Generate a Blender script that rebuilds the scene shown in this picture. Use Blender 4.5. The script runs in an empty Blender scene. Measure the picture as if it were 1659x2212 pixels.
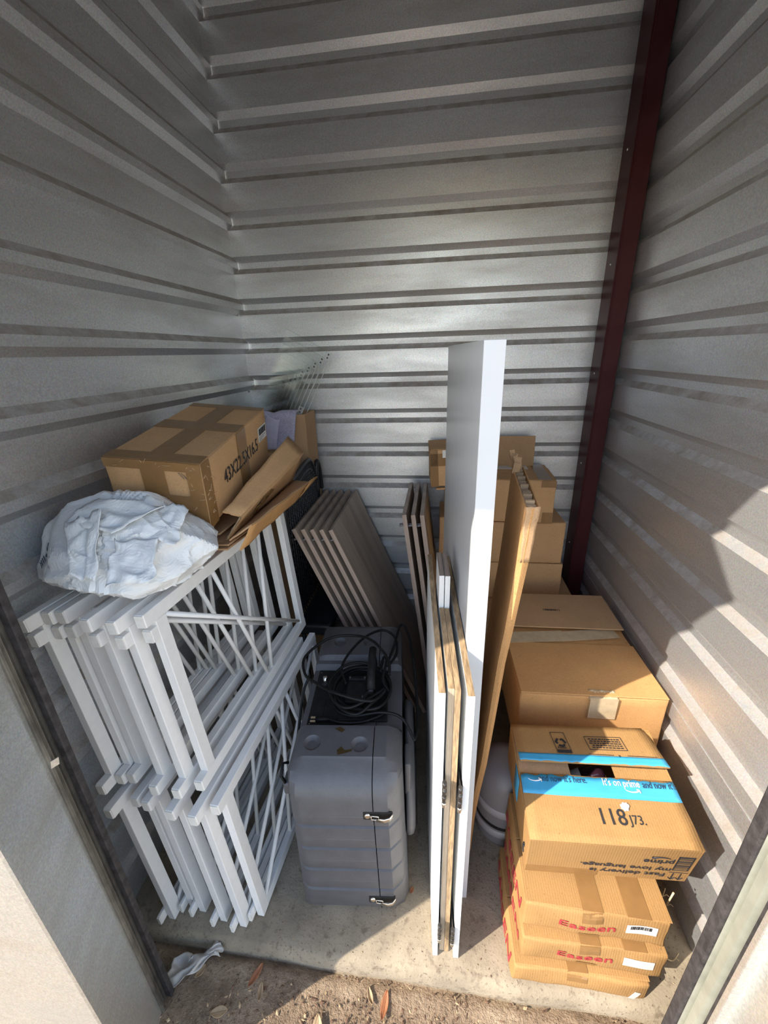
import bpy, bmesh, math, random
from math import sin, cos, radians as rad, pi
from mathutils import Vector as V, Matrix, noise

# ------------------------------------------------------------------ helpers
def R3(a, b=0, c=0):
    a, b, c = rad(a), rad(b), rad(c)
    Rz = Matrix(((cos(a), -sin(a), 0), (sin(a), cos(a), 0), (0, 0, 1)))
    Rx = Matrix(((1, 0, 0), (0, cos(b), -sin(b)), (0, sin(b), cos(b))))
    Ry = Matrix(((cos(c), 0, sin(c)), (0, 1, 0), (-sin(c), 0, cos(c))))
    return Rz @ Rx @ Ry

def TM(loc, R=None):
    M = (R or Matrix.Identity(3)).to_4x4()
    M.translation = V(loc)
    return M

SC = bpy.context.scene
COL = SC.collection

# ------------------------------------------------------------------ camera
cam_d = bpy.data.cameras.new('camera')
cam = bpy.data.objects.new('camera', cam_d)
COL.objects.link(cam)
Rc = R3(7.956, -21.229, 1.850)
cam.matrix_world = Matrix(((Rc[0][0], Rc[0][2], -Rc[0][1], 0.848),
                           (Rc[1][0], Rc[1][2], -Rc[1][1], -1.831),
                           (Rc[2][0], Rc[2][2], -Rc[2][1], 1.449),
                           (0, 0, 0, 1)))
cam_d.sensor_fit = 'HORIZONTAL'
cam_d.sensor_width = 36
cam_d.lens = 883.8 / 1659 * 36
cam_d.clip_start = 0.02
SC.camera = cam

# ------------------------------------------------------------------ sky and sun
SUN_AZ, SUN_EL = 33.5, 39.2          # travel azimuth from +x, elevation
world = bpy.data.worlds.new('sky')
SC.world = world
world.use_nodes = True
wn = world.node_tree
sky = wn.nodes.new('ShaderNodeTexSky')
sky.sky_type = 'NISHITA'
sky.sun_disc = False
sky.sun_elevation = rad(SUN_EL)
sky.sun_rotation = rad(270 - SUN_AZ)
sky.air_density = 1.0
sky.dust_density = 0.4
tint = wn.nodes.new('ShaderNodeMix')          # camera white balance, set for open shade
tint.data_type = 'RGBA'
tint.blend_type = 'MULTIPLY'
tint.inputs[0].default_value = 1.0
tint.inputs[7].default_value = (1.12, 1.0, 0.92, 1)
wn.links.new(sky.outputs[0], tint.inputs[6])
wn.links.new(tint.outputs[2], wn.nodes['Background'].inputs[0])
wn.nodes['Background'].inputs[1].default_value = 0.32

sd = bpy.data.lights.new('sun', 'SUN')
sd.energy = 5.7
sd.color = (1.0, 0.915, 0.79)
sd.angle = rad(0.6)
sun = bpy.data.objects.new('sun', sd)
COL.objects.link(sun)
az, el = rad(SUN_AZ), rad(SUN_EL)
sdir = V((cos(az) * cos(el), sin(az) * cos(el), -sin(el)))
sun.rotation_euler = sdir.to_track_quat('-Z', 'Y').to_euler()
sun.location = (-3, -4, 5)

vs = SC.view_settings
vs.view_transform = 'Standard'
vs.look = 'None'
vs.exposure = 0.64
vs.gamma = 1.0
vs.use_curve_mapping = False
SC.cycles.max_bounces = 10
SC.cycles.diffuse_bounces = 6
SC.cycles.transparent_max_bounces = 24

# ------------------------------------------------------------------ materials
def mat(name, col, rough=0.6, metal=0.0, spec=0.5):
    m = bpy.data.materials.new(name)
    m.use_nodes = True
    b = m.node_tree.nodes['Principled BSDF']
    b.inputs['Base Color'].default_value = (*col, 1)
    b.inputs['Roughness'].default_value = rough
    b.inputs['Metallic'].default_value = metal
    b.inputs['Specular IOR Level'].default_value = spec
    return m

def nd(m, t, **kw):
    n = m.node_tree.nodes.new(t)
    for k, v in kw.items():
        if k in n.inputs:
            n.inputs[k].default_value = v
        else:
            setattr(n, k, v)
    return n

def ln(m, a, b):
    m.node_tree.links.new(a, b)

def coords(m, scale=(1, 1, 1), kind='Object'):
    t = nd(m, 'ShaderNodeTexCoord')
    mp = nd(m, 'ShaderNodeMapping')
    mp.inputs['Scale'].default_value = scale
    ln(m, t.outputs[kind], mp.inputs['Vector'])
    return mp.outputs[0]

def ramp(m, fac, stops):
    r = nd(m, 'ShaderNodeValToRGB')
    e = r.color_ramp.elements
    while len(e) < len(stops):
        e.new(0.5)
    for q, (p, c) in zip(e, stops):
        q.position = p
        q.color = (*c, 1) if len(c) == 3 else c
    ln(m, fac, r.inputs[0])
    return r.outputs[0]

def mixc(m, fac, a, b, mode='MIX'):
    x = nd(m, 'ShaderNodeMix')
    x.data_type = 'RGBA'
    x.blend_type = mode
    for sock, val in ((x.inputs[0], fac), (x.inputs[6], a), (x.inputs[7], b)):
        if hasattr(val, 'is_linked'):
            ln(m, val, sock)
        elif isinstance(val, (int, float)):
            sock.default_value = val
        else:
            sock.default_value = (*val, 1)
    return x.outputs[2]

def bsdf(m):
    return m.node_tree.nodes['Principled BSDF']

def bump(m, h, strength=0.3, dist=0.002):
    b = nd(m, 'ShaderNodeBump', Strength=strength, Distance=dist)
    ln(m, h, b.inputs['Height'])
    ln(m, b.outputs[0], bsdf(m).inputs['Normal'])

def noise_tex(m, vec, scale, detail=4, rough=0.6):
    n = nd(m, 'ShaderNodeTexNoise', Scale=scale, Detail=detail, Roughness=rough)
    ln(m, vec, n.inputs['Vector'])
    return n.outputs['Fac']

def g(c, k):
    return tuple(x * k for x in c)

def noisy(name, col, rough, metal=0.0, amp=0.12, scale=30, bstr=0.15, bdist=0.001, sc=(1, 1, 1), fine=None, spec=0.5):
    m = mat(name, col, rough, metal, spec)
    vec = coords(m, sc)
    f = noise_tex(m, vec, scale)
    c = ramp(m, f, [(0.3, g(col, 1 - amp)), (0.7, g(col, 1 + amp))])
    if fine:
        f2 = noise_tex(m, vec, fine[0], 2)
        c = mixc(m, 1.0, c, ramp(m, f2, [(0.35, (1 - fine[1],) * 3), (0.65, (1 + fine[1],) * 3)]), 'MULTIPLY')
        bump(m, f2, bstr, bdist)
    else:
        bump(m, f, bstr, bdist)
    ln(m, c, bsdf(m).inputs['Base Color'])
    return m

def metal_sheet(name, col, rough=0.42, metal=0.8, dust=True):
    m = mat(name, col, rough, metal)
    vec = coords(m)
    sp = nd(m, 'ShaderNodeTexVoronoi', Scale=420.0)
    ln(m, vec, sp.inputs['Vector'])
    f2 = noise_tex(m, vec, 260, 3, 0.7)
    big = noise_tex(m, coords(m, (1.2, 1.2, 6)), 1.6, 4)
    c = ramp(m, f2, [(0.3, g(col, 0.8)), (0.7, g(col, 1.15))])
    c = mixc(m, 0.25, c, sp.outputs['Color'], 'SOFT_LIGHT')
    c = mixc(m, ramp(m, big, [(0.45, (0, 0, 0)), (0.75, (0.45, 0.45, 0.45))]), c, (0.36, 0.33, 0.29))
    # dust on the faces that look up, its brown darkened for their shade
    if dust:
        geo = nd(m, 'ShaderNodeNewGeometry')
        sx = nd(m, 'ShaderNodeSeparateXYZ')
        ln(m, geo.outputs['True Normal'], sx.inputs[0])
        mx = nd(m, 'ShaderNodeMath', operation='MULTIPLY')
        dn = noise_tex(m, coords(m, (3, 3, 3)), 5, 5, 0.7)
        ln(m, ramp(m, sx.outputs[2], [(0.25, (0, 0, 0)), (0.6, (1, 1, 1))]), mx.inputs[0])
        ln(m, ramp(m, dn, [(0.3, (0.15,) * 3), (0.65, (0.8,) * 3)]), mx.inputs[1])
        c = mixc(m, mx.outputs[0], c, (0.24, 0.19, 0.14))
        mt = nd(m, 'ShaderNodeMath', operation='MULTIPLY_ADD')
        ln(m, mx.outputs[0], mt.inputs[0])
        mt.inputs[1].default_value = -metal
        mt.inputs[2].default_value = metal
        ln(m, mt.outputs[0], bsdf(m).inputs['Metallic'])
    ln(m, c, bsdf(m).inputs['Base Color'])
    ln(m, ramp(m, big, [(0.3, (rough - .06,) * 3), (0.7, (rough + .12,) * 3)]), bsdf(m).inputs['Roughness'])
    bump(m, f2, 0.12, 0.0006)
    return m

def kraft(name, col, corr=0.0, amp=0.08, rough=0.75):
    m = mat(name, col, rough, 0, 0.25)
    vec = coords(m)
    f = noise_tex(m, vec, 9, 5, 0.65)
    f2 = noise_tex(m, vec, 320, 2, 0.6)
    c = ramp(m, f, [(0.3, g(col, 1 - amp)), (0.7, g(col, 1 + amp))])
    c = mixc(m, 1.0, c, ramp(m, f2, [(0.3, (0.88,) * 3), (0.7, (1.08,) * 3)]), 'MULTIPLY')
    sp = noise_tex(m, vec, 130, 2, 0.5)
    c = mixc(m, ramp(m, sp, [(0.70, (0, 0, 0)), (0.76, (0.6, 0.6, 0.6))]), c, g(col, 0.35))
    ln(m, c, bsdf(m).inputs['Base Color'])
    if corr:
        w = nd(m, 'ShaderNodeTexWave', Scale=corr, Distortion=0.6)
        w.bands_direction = 'X'
        ln(m, vec, w.inputs['Vector'])
        bump(m, w.outputs['Fac'], 0.16, 0.0012)
    else:
        bump(m, f2, 0.08, 0.0006)
    return m

def woodgrain(name, c1, c2, axis='Y', scale=26, rough=0.5):
    m = mat(name, c1, rough)
    s = {'X': (0.05, 1, 1), 'Y': (1, 0.05, 1), 'Z': (1, 1, 0.05)}[axis]
    vec = coords(m, s)
    f = noise_tex(m, vec, scale, 6, 0.65)
    f2 = noise_tex(m, vec, scale * 5, 4, 0.6)
    c = ramp(m, f, [(0.3, c1), (0.68, c2)])
    c = mixc(m, 1.0, c, ramp(m, f2, [(0.3, (0.82,) * 3), (0.7, (1.08,) * 3)]), 'MULTIPLY')
    ln(m, c, bsdf(m).inputs['Base Color'])
    bump(m, f2, 0.06, 0.0006)
    return m

M = {}
M['wall'] = metal_sheet('galvalume_sheet', (0.685, 0.705, 0.73))
M['galv'] = metal_sheet('galvanised_trim', (0.84, 0.86, 0.84), 0.36, 0.86, dust=False)
M['track'] = noisy('grimy_track_steel', (0.16, 0.15, 0.13), 0.55, 0.5, 0.5, 14, 0.3, 0.002)
M['trackpale'] = noisy('pale_track_steel', (0.42, 0.43, 0.36), 0.5, 0.5, 0.2, 14, 0.1)
M['black_rubber'] = noisy('dirty_black_seal', (0.035, 0.03, 0.03), 0.8, 0, 0.6, 60, 0.6, 0.004)
M['maroon'] = noisy('maroon_primer', (0.055, 0.010, 0.013), 0.5, 0.0, 0.15, 12, 0.05, spec=0.25)
M['screw'] = mat('zinc_screw', (0.7, 0.7, 0.7), 0.3, 0.9)

m = mat('concrete', (0.34, 0.28, 0.20), 0.9)
vec = coords(m)
f = noise_tex(m, vec, 6, 6, 0.65)
c = ramp(m, f, [(0.28, (0.185, 0.15, 0.105)), (0.7, (0.36, 0.30, 0.215))])
f3 = noise_tex(m, vec, 38, 3, 0.6)
c = mixc(m, ramp(m, f3, [(0.56, (0, 0, 0)), (0.70, (0.65,) * 3)]), c, (0.11, 0.08, 0.055))
f4 = noise_tex(m, vec, 160, 2, 0.6)
c = mixc(m, ramp(m, f4, [(0.60, (0, 0, 0)), (0.70, (0.7,) * 3)]), c, (0.10, 0.075, 0.055))
ln(m, c, bsdf(m).inputs['Base Color'])
bump(m, f4, 0.4, 0.003)
M['concrete'] = m

m = mat('sandy_dirt', (0.4, 0.3, 0.2), 0.95)
vec = coords(m)
f = noise_tex(m, vec, 14, 8, 0.75)
c = ramp(m, f, [(0.25, (0.12, 0.08, 0.052)), (0.5, (0.36, 0.255, 0.165)), (0.75, (0.54, 0.41, 0.28))])
f2 = noise_tex(m, vec, 120, 4, 0.7)
c = mixc(m, ramp(m, f2, [(0.55, (0, 0, 0)), (0.66, (0.6,) * 3)]), c, (0.15, 0.09, 0.06))
ln(m, c, bsdf(m).inputs['Base Color'])
bump(m, f2, 1.0, 0.02)
M['dirt'] = m

M['frame'] = noisy('white_powder_coat', (0.80, 0.79, 0.77), 0.42, 0, 0.03, 40, 0.03)
M['frame_cap'] = noisy('white_plastic_cap', (0.78, 0.76, 0.71), 0.5, 0, 0.06, 90, 0.05)
M['plastic'] = noisy('grey_moulded_plastic', (0.088, 0.088, 0.094), 0.48, 0, 0.12, 22, 0.10, 0.0006, fine=(700, 0.12))
M['plasticdark'] = noisy('dusty_black_plastic', (0.014, 0.0135, 0.013), 0.6, 0, 0.4, 60, 0.2, fine=(300, 0.3), spec=0.25)
M['cord'] = noisy('black_cord_rubber', (0.008, 0.008, 0.008), 0.45, 0, 0.3, 60, 0.05, spec=0.22)
M['chrome'] = mat('bright_steel', (0.72, 0.68, 0.62), 0.25, 1.0)
M['brass'] = mat('plug_blade', (0.75, 0.66, 0.5), 0.35, 0.9)
M['hinge'] = noisy('dark_hinge_steel', (0.10, 0.095, 0.09), 0.35, 0.8, 0.3, 80, 0.05)
M['whitepaint'] = noisy('white_painted_board', (0.80, 0.80, 0.78), 0.5, 0, 0.03, 30, 0.12, 0.0008, fine=(150, 0.02))
M['laminate'] = noisy('white_laminate', (0.63, 0.65, 0.67), 0.32, 0, 0.02, 8, 0.02)
M['rawedge'] = noisy('raw_particle_board', (0.37, 0.25, 0.135), 0.85, 0, 0.35, 40, 0.4, 0.001, sc=(1, .12, .12), fine=(260, 0.3))
M['darkedge'] = woodgrain('weathered_plywood', (0.20, 0.14, 0.10), (0.42, 0.33, 0.26), 'Y', 60, 0.8)
M['plyedge'] = woodgrain('plywood_edge', (0.40, 0.30, 0.20), (0.62, 0.50, 0.36), 'Z', 90, 0.8)
M['oak'] = woodgrain('grey_oak_laminate', (0.31, 0.235, 0.175), (0.48, 0.38, 0.295), 'Z', 14, 0.5)
M['oakedge'] = woodgrain('grey_oak_edge', (0.34, 0.24, 0.185), (0.52, 0.39, 0.31), 'Z', 60, 0.55)
M['oakwarm'] = woodgrain('honey_oak_veneer', (0.36, 0.23, 0.11), (0.50, 0.34, 0.18), 'Z', 30, 0.5)
M['kraft'] = kraft('kraft_cardboard', (0.57, 0.345, 0.17))
M['kraft2'] = kraft('kraft_cardboard_ribbed', (0.37, 0.21, 0.080), corr=55)
M['kraft3'] = kraft('kraft_cardboard_orange', (0.52, 0.285, 0.115))
M['kraft4'] = kraft('kraft_cardboard_dull', (0.47, 0.295, 0.16))
M['fluted'] = kraft('cardboard_flute_edge', (0.36, 0.25, 0.15), corr=160, amp=0.3)
M['tape'] = noisy('brown_packing_tape', (0.26, 0.14, 0.052), 0.26, 0, 0.08, 30, 0.08, spec=0.6)
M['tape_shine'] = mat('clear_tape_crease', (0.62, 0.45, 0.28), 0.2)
M['papertape'] = noisy('paper_tape', (0.50, 0.39, 0.25), 0.6, 0, 0.14, 40, 0.25)
M['bluetape'] = noisy('blue_printed_tape', (0.055, 0.36, 0.62), 0.35, 0, 0.06, 30, 0.08)
M['ink'] = mat('black_ink', (0.022, 0.022, 0.026), 0.6)
M['navy'] = mat('navy_ink', (0.02, 0.045, 0.085), 0.55)
M['red'] = mat('red_ink', (0.42, 0.04, 0.05), 0.6)
M['white'] = mat('white_ink', (0.85, 0.85, 0.85), 0.5)
M['label'] = noisy('white_paper_label', (0.72, 0.70, 0.66), 0.5, 0, 0.06, 60, 0.1)
M['bagplastic'] = noisy('white_bag_film', (0.76, 0.78, 0.79), 0.30, 0, 0.06, 20, 0.2, 0.002)
m = M['bagplastic']
vec = coords(m)
f = noise_tex(m, vec, 16, 3, 0.5)
w_ = nd(m, 'ShaderNodeMath', operation='SUBTRACT'); ln(m, f, w_.inputs[0]); w_.inputs[1].default_value = 0.5
w2 = nd(m, 'ShaderNodeMath', operation='ABSOLUTE'); ln(m, w_.outputs[0], w2.inputs[0])
vo = nd(m, 'ShaderNodeTexVoronoi', Scale=30.0); vo.feature = 'DISTANCE_TO_EDGE'
dn_ = nd(m, 'ShaderNodeTexNoise', Scale=9.0); ln(m, vec, dn_.inputs['Vector'])
ln(m, mixc(m, 0.75, vec, dn_.outputs['Color']), vo.inputs['Vector'])
ad = nd(m, 'ShaderNodeMath', operation='ADD'); ln(m, w2.outputs[0], ad.inputs[0]); ln(m, vo.outputs['Distance'], ad.inputs[1])
bump(m, ad.outputs[0], 0.28, 0.006)
M['foam'] = noisy('lavender_terry', (0.52, 0.49, 0.62), 0.95, 0, 0.1, 60, 0.9, 0.004, fine=(330, 0.25))
M['foam2'] = noisy('lavender_smooth_cloth', (0.56, 0.53, 0.66), 0.9, 0, 0.06, 60, 0.4, 0.002)
M['wicker'] = noisy('black_woven_resin', (0.012, 0.012, 0.014), 0.45, 0, 0.3, 80, 0.2)
M['jug'] = noisy('frosted_jug_plastic', (0.22, 0.205, 0.205), 0.45, 0, 0.08, 10, 0.05)
M['jugband'] = noisy('pale_jug_band', (0.36, 0.335, 0.335), 0.45, 0, 0.06, 10, 0.05)
M['wine'] = mat('dark_cap_plastic', (0.022, 0.008, 0.014), 0.12)
M['leaf'] = noisy('dry_brown_leaf', (0.33, 0.13, 0.055), 0.6, 0, 0.3, 40, 0.2)
M['leaf2'] = noisy('dry_tan_leaf', (0.40, 0.28, 0.16), 0.8, 0, 0.25, 40, 0.3)
M['leafdark'] = noisy('dark_litter', (0.13, 0.075, 0.045), 0.9, 0, 0.4, 60, 0.3)
M['scrap'] = noisy('dirty_clear_film', (0.42, 0.39, 0.35), 0.3, 0, 0.25, 30, 0.4)
M['gum'] = noisy('brown_residue', (0.05, 0.030, 0.010), 0.25, 0, 0.3, 90, 0.1)
M['bounce_ground'] = noisy('pale_bounce_ground', (0.42, 0.40, 0.36), 0.9, 0, 0.1, 3, 0.2)  # unseen ground, made pale so its bounce fills the interior
M['roof'] = noisy('roof_sheet', (0.45, 0.44, 0.42), 0.5, 0.4, 0.08, 8, 0.05)
M['straw'] = noisy('pale_straw', (0.62, 0.50, 0.30), 0.8, 0, 0.2, 60, 0.1)
M['wad'] = noisy('white_tissue', (0.80, 0.78, 0.76), 0.9, 0, 0.06, 60, 0.3)

m = bpy.data.materials.new('clear_acrylic')
m.use_nodes = True
nt = m.node_tree
nt.nodes.remove(nt.nodes['Principled BSDF'])
tr = nd(m, 'ShaderNodeBsdfTransparent')
tr.inputs[0].default_value = (0.995, 1.0, 0.995, 1)
gl = nd(m, 'ShaderNodeBsdfGlossy', Roughness=0.04)
fr = nd(m, 'ShaderNodeLayerWeight')
rfl = ramp(m, fr.outputs['Facing'], [(0.0, (0.035,) * 3), (0.6, (0.06,) * 3), (1.0, (0.5,) * 3)])
mx = nd(m, 'ShaderNodeMixShader')
ln(m, rfl, mx.inputs[0]); ln(m, tr.outputs[0], mx.inputs[1]); ln(m, gl.outputs[0], mx.inputs[2])
ln(m, mx.outputs[0], nt.nodes['Material Output'].inputs['Surface'])
M['acrylic'] = m
m = m.copy(); m.name = 'acrylic_edge'
for n in m.node_tree.nodes:
    if n.type == 'BSDF_TRANSPARENT':
        n.inputs[0].default_value = (0.93, 0.95, 0.93, 1)
    if n.type == 'BSDF_GLOSSY':
        n.inputs[1].default_value = 0.25
M['acrylic_edge'] = m
acr_base = m
for nm, c, dw in (('acrylic_rim', 0.96, 0.42), ('acrylic_tab', 0.97, 0.22)):
    m = acr_base.copy(); m.name = nm
    for n in m.node_tree.nodes:
        if n.type == 'BSDF_TRANSPARENT':
            n.inputs[0].default_value = (c, c, c, 1)
        if n.type == 'VALTORGB':
            n.color_ramp.elements[0].color = (.12, .12, .12, 1)
            n.color_ramp.elements[1].color = (.2, .2, .2, 1)
    df = nd(m, 'ShaderNodeBsdfDiffuse')
    df.inputs[0].default_value = (0.85, 0.87, 0.85, 1)
    m2 = nd(m, 'ShaderNodeMixShader')
    m2.inputs[0].default_value = dw
    out = [n for n in m.node_tree.nodes if n.type == 'OUTPUT_MATERIAL'][0]
    ln(m, out.inputs['Surface'].links[0].from_socket, m2.inputs[1])
    ln(m, df.outputs[0], m2.inputs[2])
    ln(m, m2.outputs[0], out.inputs['Surface'])
    M[nm] = m

# ------------------------------------------------------------------ mesh building
class MB:
    def __init__(s):
        s.bm = bmesh.new()

    def poly(s, pts, faces, mi=0):
        vv = [s.bm.verts.new(p) for p in pts]
        for f in faces:
            try:
                q = s.bm.faces.new([vv[i] for i in f])
                q.material_index = mi
            except ValueError:
                pass
        return s

    def box(s, lo, hi, X=None, mi=0):
        p = [V((x, y, z)) for z in (lo[2], hi[2]) for y in (lo[1], hi[1]) for x in (lo[0], hi[0])]
        if X is not None:
            p = [X @ q for q in p]
        return s.poly(p, [(0, 2, 3, 1), (4, 5, 7, 6), (0, 1, 5, 4), (2, 6, 7, 3), (0, 4, 6, 2), (1, 3, 7, 5)], mi)

    def bar(s, a, b, w, h, up=(0, 0, 1), mi=0):
        a, b = V(a), V(b)
        d = (b - a).normalized()
        side = d.cross(V(up))
        if side.length < 1e-5:
            side = d.cross(V((1, 0, 0)))
        side.normalize()
        u = side.cross(d)
        X = Matrix((side, d, u)).transposed().to_4x4()
        X.translation = a
        return s.box((-w / 2, 0, -h / 2), (w / 2, (b - a).length, h / 2), X, mi)

    def tube(s, pts, r, n=10, closed=False, mi=0, cap=True):
        pts = [V(p) for p in pts]
        N = len(pts)
        rr = r if callable(r) else (lambda t: r)
        rings = []
        prev = None
        for i, p in enumerate(pts):
            if closed:
                t = pts[(i + 1) % N] - pts[i - 1]
            else:
                t = pts[min(i + 1, N - 1)] - pts[max(i - 1, 0)]
            t.normalize()
            if prev is None:
                ref = V((0, 0, 1)) if abs(t.z) < 0.9 else V((1, 0, 0))
                nrm = t.cross(ref).normalized()
            else:
                nrm = (prev - t * prev.dot(t)).normalized()
            prev = nrm
            bi = t.cross(nrm)
            ra = rr(i / max(1, N - 1))
            rings.append([s.bm.verts.new(p + (nrm * cos(2 * pi * k / n) + bi * sin(2 * pi * k / n)) * ra) for k in range(n)])
        for i in range(N if closed else N - 1):
            A, B = rings[i], rings[(i + 1) % N]
            for k in range(n):
                f = s.bm.faces.new((A[k], A[(k + 1) % n], B[(k + 1) % n], B[k]))
                f.material_index = mi
                f.smooth = True
        if cap and not closed:
            for rg in (rings[0], rings[-1]):
                try:
                    s.bm.faces.new(rg).material_index = mi
                except ValueError:
                    pass
        return s

    def lathe(s, prof, n=40, c=(0, 0, 0), axis='Z', mi=0):
        c = V(c)
        def pt(r, h, a):
            if axis == 'Z': return c + V((r * cos(a), r * sin(a), h))
            if axis == 'X': return c + V((h, r * cos(a), r * sin(a)))
            return c + V((r * cos(a), h, r * sin(a)))
        rings = []
        for r, h in prof:
            if r < 1e-6:
                rings.append([s.bm.verts.new(pt(0, h, 0))])
            else:
                rings.append([s.bm.verts.new(pt(r, h, 2 * pi * k / n)) for k in range(n)])
        for A, B in zip(rings, rings[1:]):
            for k in range(n):
                q = [A[k % len(A)], A[(k + 1) % len(A)], B[(k + 1) % len(B)], B[k % len(B)]]
                u = []
                for v in q:
                    if v not in u:
                        u.append(v)
                if len(u) > 2:
                    f = s.bm.faces.new(u)
                    f.smooth = True
                    f.material_index = mi
        return s

    def prism(s, prof, a0, a1, axis='X', mi=0):
        """closed 2-D outline extruded along an axis between a0 and a1"""
        def pt(u, w, a):
            if axis == 'X': return (a, u, w)
            if axis == 'Y': return (u, a, w)
            return (u, w, a)
        n = len(prof)
        P = [pt(u, w, a0) for u, w in prof] + [pt(u, w, a1) for u, w in prof]
        F = [tuple(range(n - 1, -1, -1)), tuple(range(n, 2 * n))]
        F += [(i, (i + 1) % n, n + (i + 1) % n, n + i) for i in range(n)]
        return s.poly(P, F, mi)

    def sheet(s, grid, th, mi=0, smooth=True):
        """grid: rows of points; a sheet with thickness"""
        nr, nc = len(grid), len(grid[0])
        G = [[V(p) for p in r] for r in grid]
        nrm = [[None] * nc for _ in range(nr)]
        for i in range(nr):
            for j in range(nc):
                du = G[min(i + 1, nr - 1)][j] - G[max(i - 1, 0)][j]
                dv = G[i][min(j + 1, nc - 1)] - G[i][max(j - 1, 0)]
                nn = du.cross(dv)
                nrm[i][j] = nn.normalized() if nn.length > 1e-9 else V((0, 0, 1))
        A = [[s.bm.verts.new(G[i][j] + nrm[i][j] * th / 2) for j in range(nc)] for i in range(nr)]
        B = [[s.bm.verts.new(G[i][j] - nrm[i][j] * th / 2) for j in range(nc)] for i in range(nr)]
        def fc(*v):
            f = s.bm.faces.new(v); f.material_index = mi; return f
        for i in range(nr - 1):
            for j in range(nc - 1):
                f = fc(A[i][j], A[i + 1][j], A[i + 1][j + 1], A[i][j + 1]); f.smooth = smooth
                f = fc(B[i][j], B[i][j + 1], B[i + 1][j + 1], B[i + 1][j]); f.smooth = smooth
        for i in range(nr - 1):
            fc(A[i][0], B[i][0], B[i + 1][0], A[i + 1][0])
            fc(A[i][-1], A[i + 1][-1], B[i + 1][-1], B[i][-1])
        for j in range(nc - 1):
            fc(A[0][j], A[0][j + 1], B[0][j + 1], B[0][j])
            fc(A[-1][j], B[-1][j], B[-1][j + 1], A[-1][j + 1])
        return s

    def bevel(s, w=0.002, seg=2, ang=30):
        bmesh.ops.remove_doubles(s.bm, verts=s.bm.verts, dist=1e-6)
        bmesh.ops.recalc_face_normals(s.bm, faces=s.bm.faces)
        es = [e for e in s.bm.edges if len(e.link_faces) == 2 and e.calc_face_angle(0) > rad(ang)]
        bmesh.ops.bevel(s.bm, geom=es, offset=w, segments=seg, profile=0.5, affect='EDGES', clamp_overlap=True)
        return s

    def build(s, name, mats, parent=None, recalc=True):
        if recalc:
            bmesh.ops.recalc_face_normals(s.bm, faces=s.bm.faces)
        me = bpy.data.meshes.new(name)
        s.bm.to_mesh(me)
        s.bm.free()
        for mm in (mats if isinstance(mats, (list, tuple)) else [mats]):
            me.materials.append(M[mm])
        o = bpy.data.objects.new(name, me)
        COL.objects.link(o)
        if parent is not None:
            o.parent = parent
        return o

def thing(name, label, cat, loc=(0, 0, 0), R=None, group=None, kind=None):
    o = bpy.data.objects.new(name, None)
    o.empty_display_size = 0.05
    COL.objects.link(o)
    o.matrix_world = TM(loc, R)
    return tag(o, label, cat, group, kind)

def tag(o, label=None, cat=None, group=None, kind=None):
    if label: o['label'] = label
    if cat: o['category'] = cat
    if group: o['group'] = group
    if kind: o['kind'] = kind
    return o

def copy_tree(o, parent=None):
    c = o.copy()
    COL.objects.link(c)
    if parent is not None:
        c.parent = parent
    for ch in [x for x in bpy.data.objects if x.parent == o]:
        copy_tree(ch, c)
    return c

def lerp(a, b, t):
    return V(a) * (1 - t) + V(b) * t

def spline(ctrl, n=8, closed=False):
    P = [V(p) for p in ctrl]
    N = len(P)
    out = []
    rng = range(N) if closed else range(N - 1)
    for i in rng:
        if closed:
            p0, p1, p2, p3 = P[i - 1], P[i], P[(i + 1) % N], P[(i + 2) % N]
        else:
            p0, p1, p2, p3 = P[max(i - 1, 0)], P[i], P[i + 1], P[min(i + 2, N - 1)]
        for k in range(n):
            t = k / n
            out.append(0.5 * ((2 * p1) + (p2 - p0) * t + (2 * p0 - 5 * p1 + 4 * p2 - p3) * t * t + (3 * p1 - p0 - 3 * p2 + p3) * t ** 3))
    if not closed:
        out.append(P[-1])
    return out

def bilin(p00, p10, p01, p11, n, m, fn=None):
    """rows i (p0x->p1x), columns j"""
    G = []
    for i in range(n + 1):
        r = []
        for j in range(m + 1):
            a, b = i / n, j / m
            p = lerp(lerp(p00, p10, a), lerp(p01, p11, a), b)
            if fn:
                p = p + V(fn(a, b))
            r.append(p)
        G.append(r)
    return G

def text(parent, s, size, o, u, v, mt, name='printed_text', align='LEFT', sx=1.0, depth=0.0003, bold=0.0, fit=None):
    """flat lettering lying on a surface: o origin, u reading direction, v up of the letters (parent space)"""
    cu = bpy.data.curves.new('tmp', 'FONT')
    cu.body = s
    cu.size = size
    cu.align_x = align
    cu.extrude = depth
    cu.offset = bold
    cu.resolution_u = 3
    ob = bpy.data.objects.new('tmp', cu)
    COL.objects.link(ob)
    dg = bpy.context.evaluated_depsgraph_get()
    me = bpy.data.meshes.new_from_object(ob.evaluated_get(dg))
    bpy.data.objects.remove(ob)
    bpy.data.curves.remove(cu)
    me.name = name
    me.materials.clear()
    me.materials.append(M[mt])
    if fit:
        xs = [q.co.x for q in me.vertices]
        sx = fit / (max(xs) - min(xs))
    u, v = V(u).normalized(), V(v).normalized()
    w = u.cross(v)
    X = Matrix((u * sx, v, w)).transposed().to_4x4()
    X.translation = V(o) + w * 0.0006
    me.transform(X)
    ob = bpy.data.objects.new(name, me)
    COL.objects.link(ob)
    if parent is not None:
        ob.parent = parent
    return ob

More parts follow.
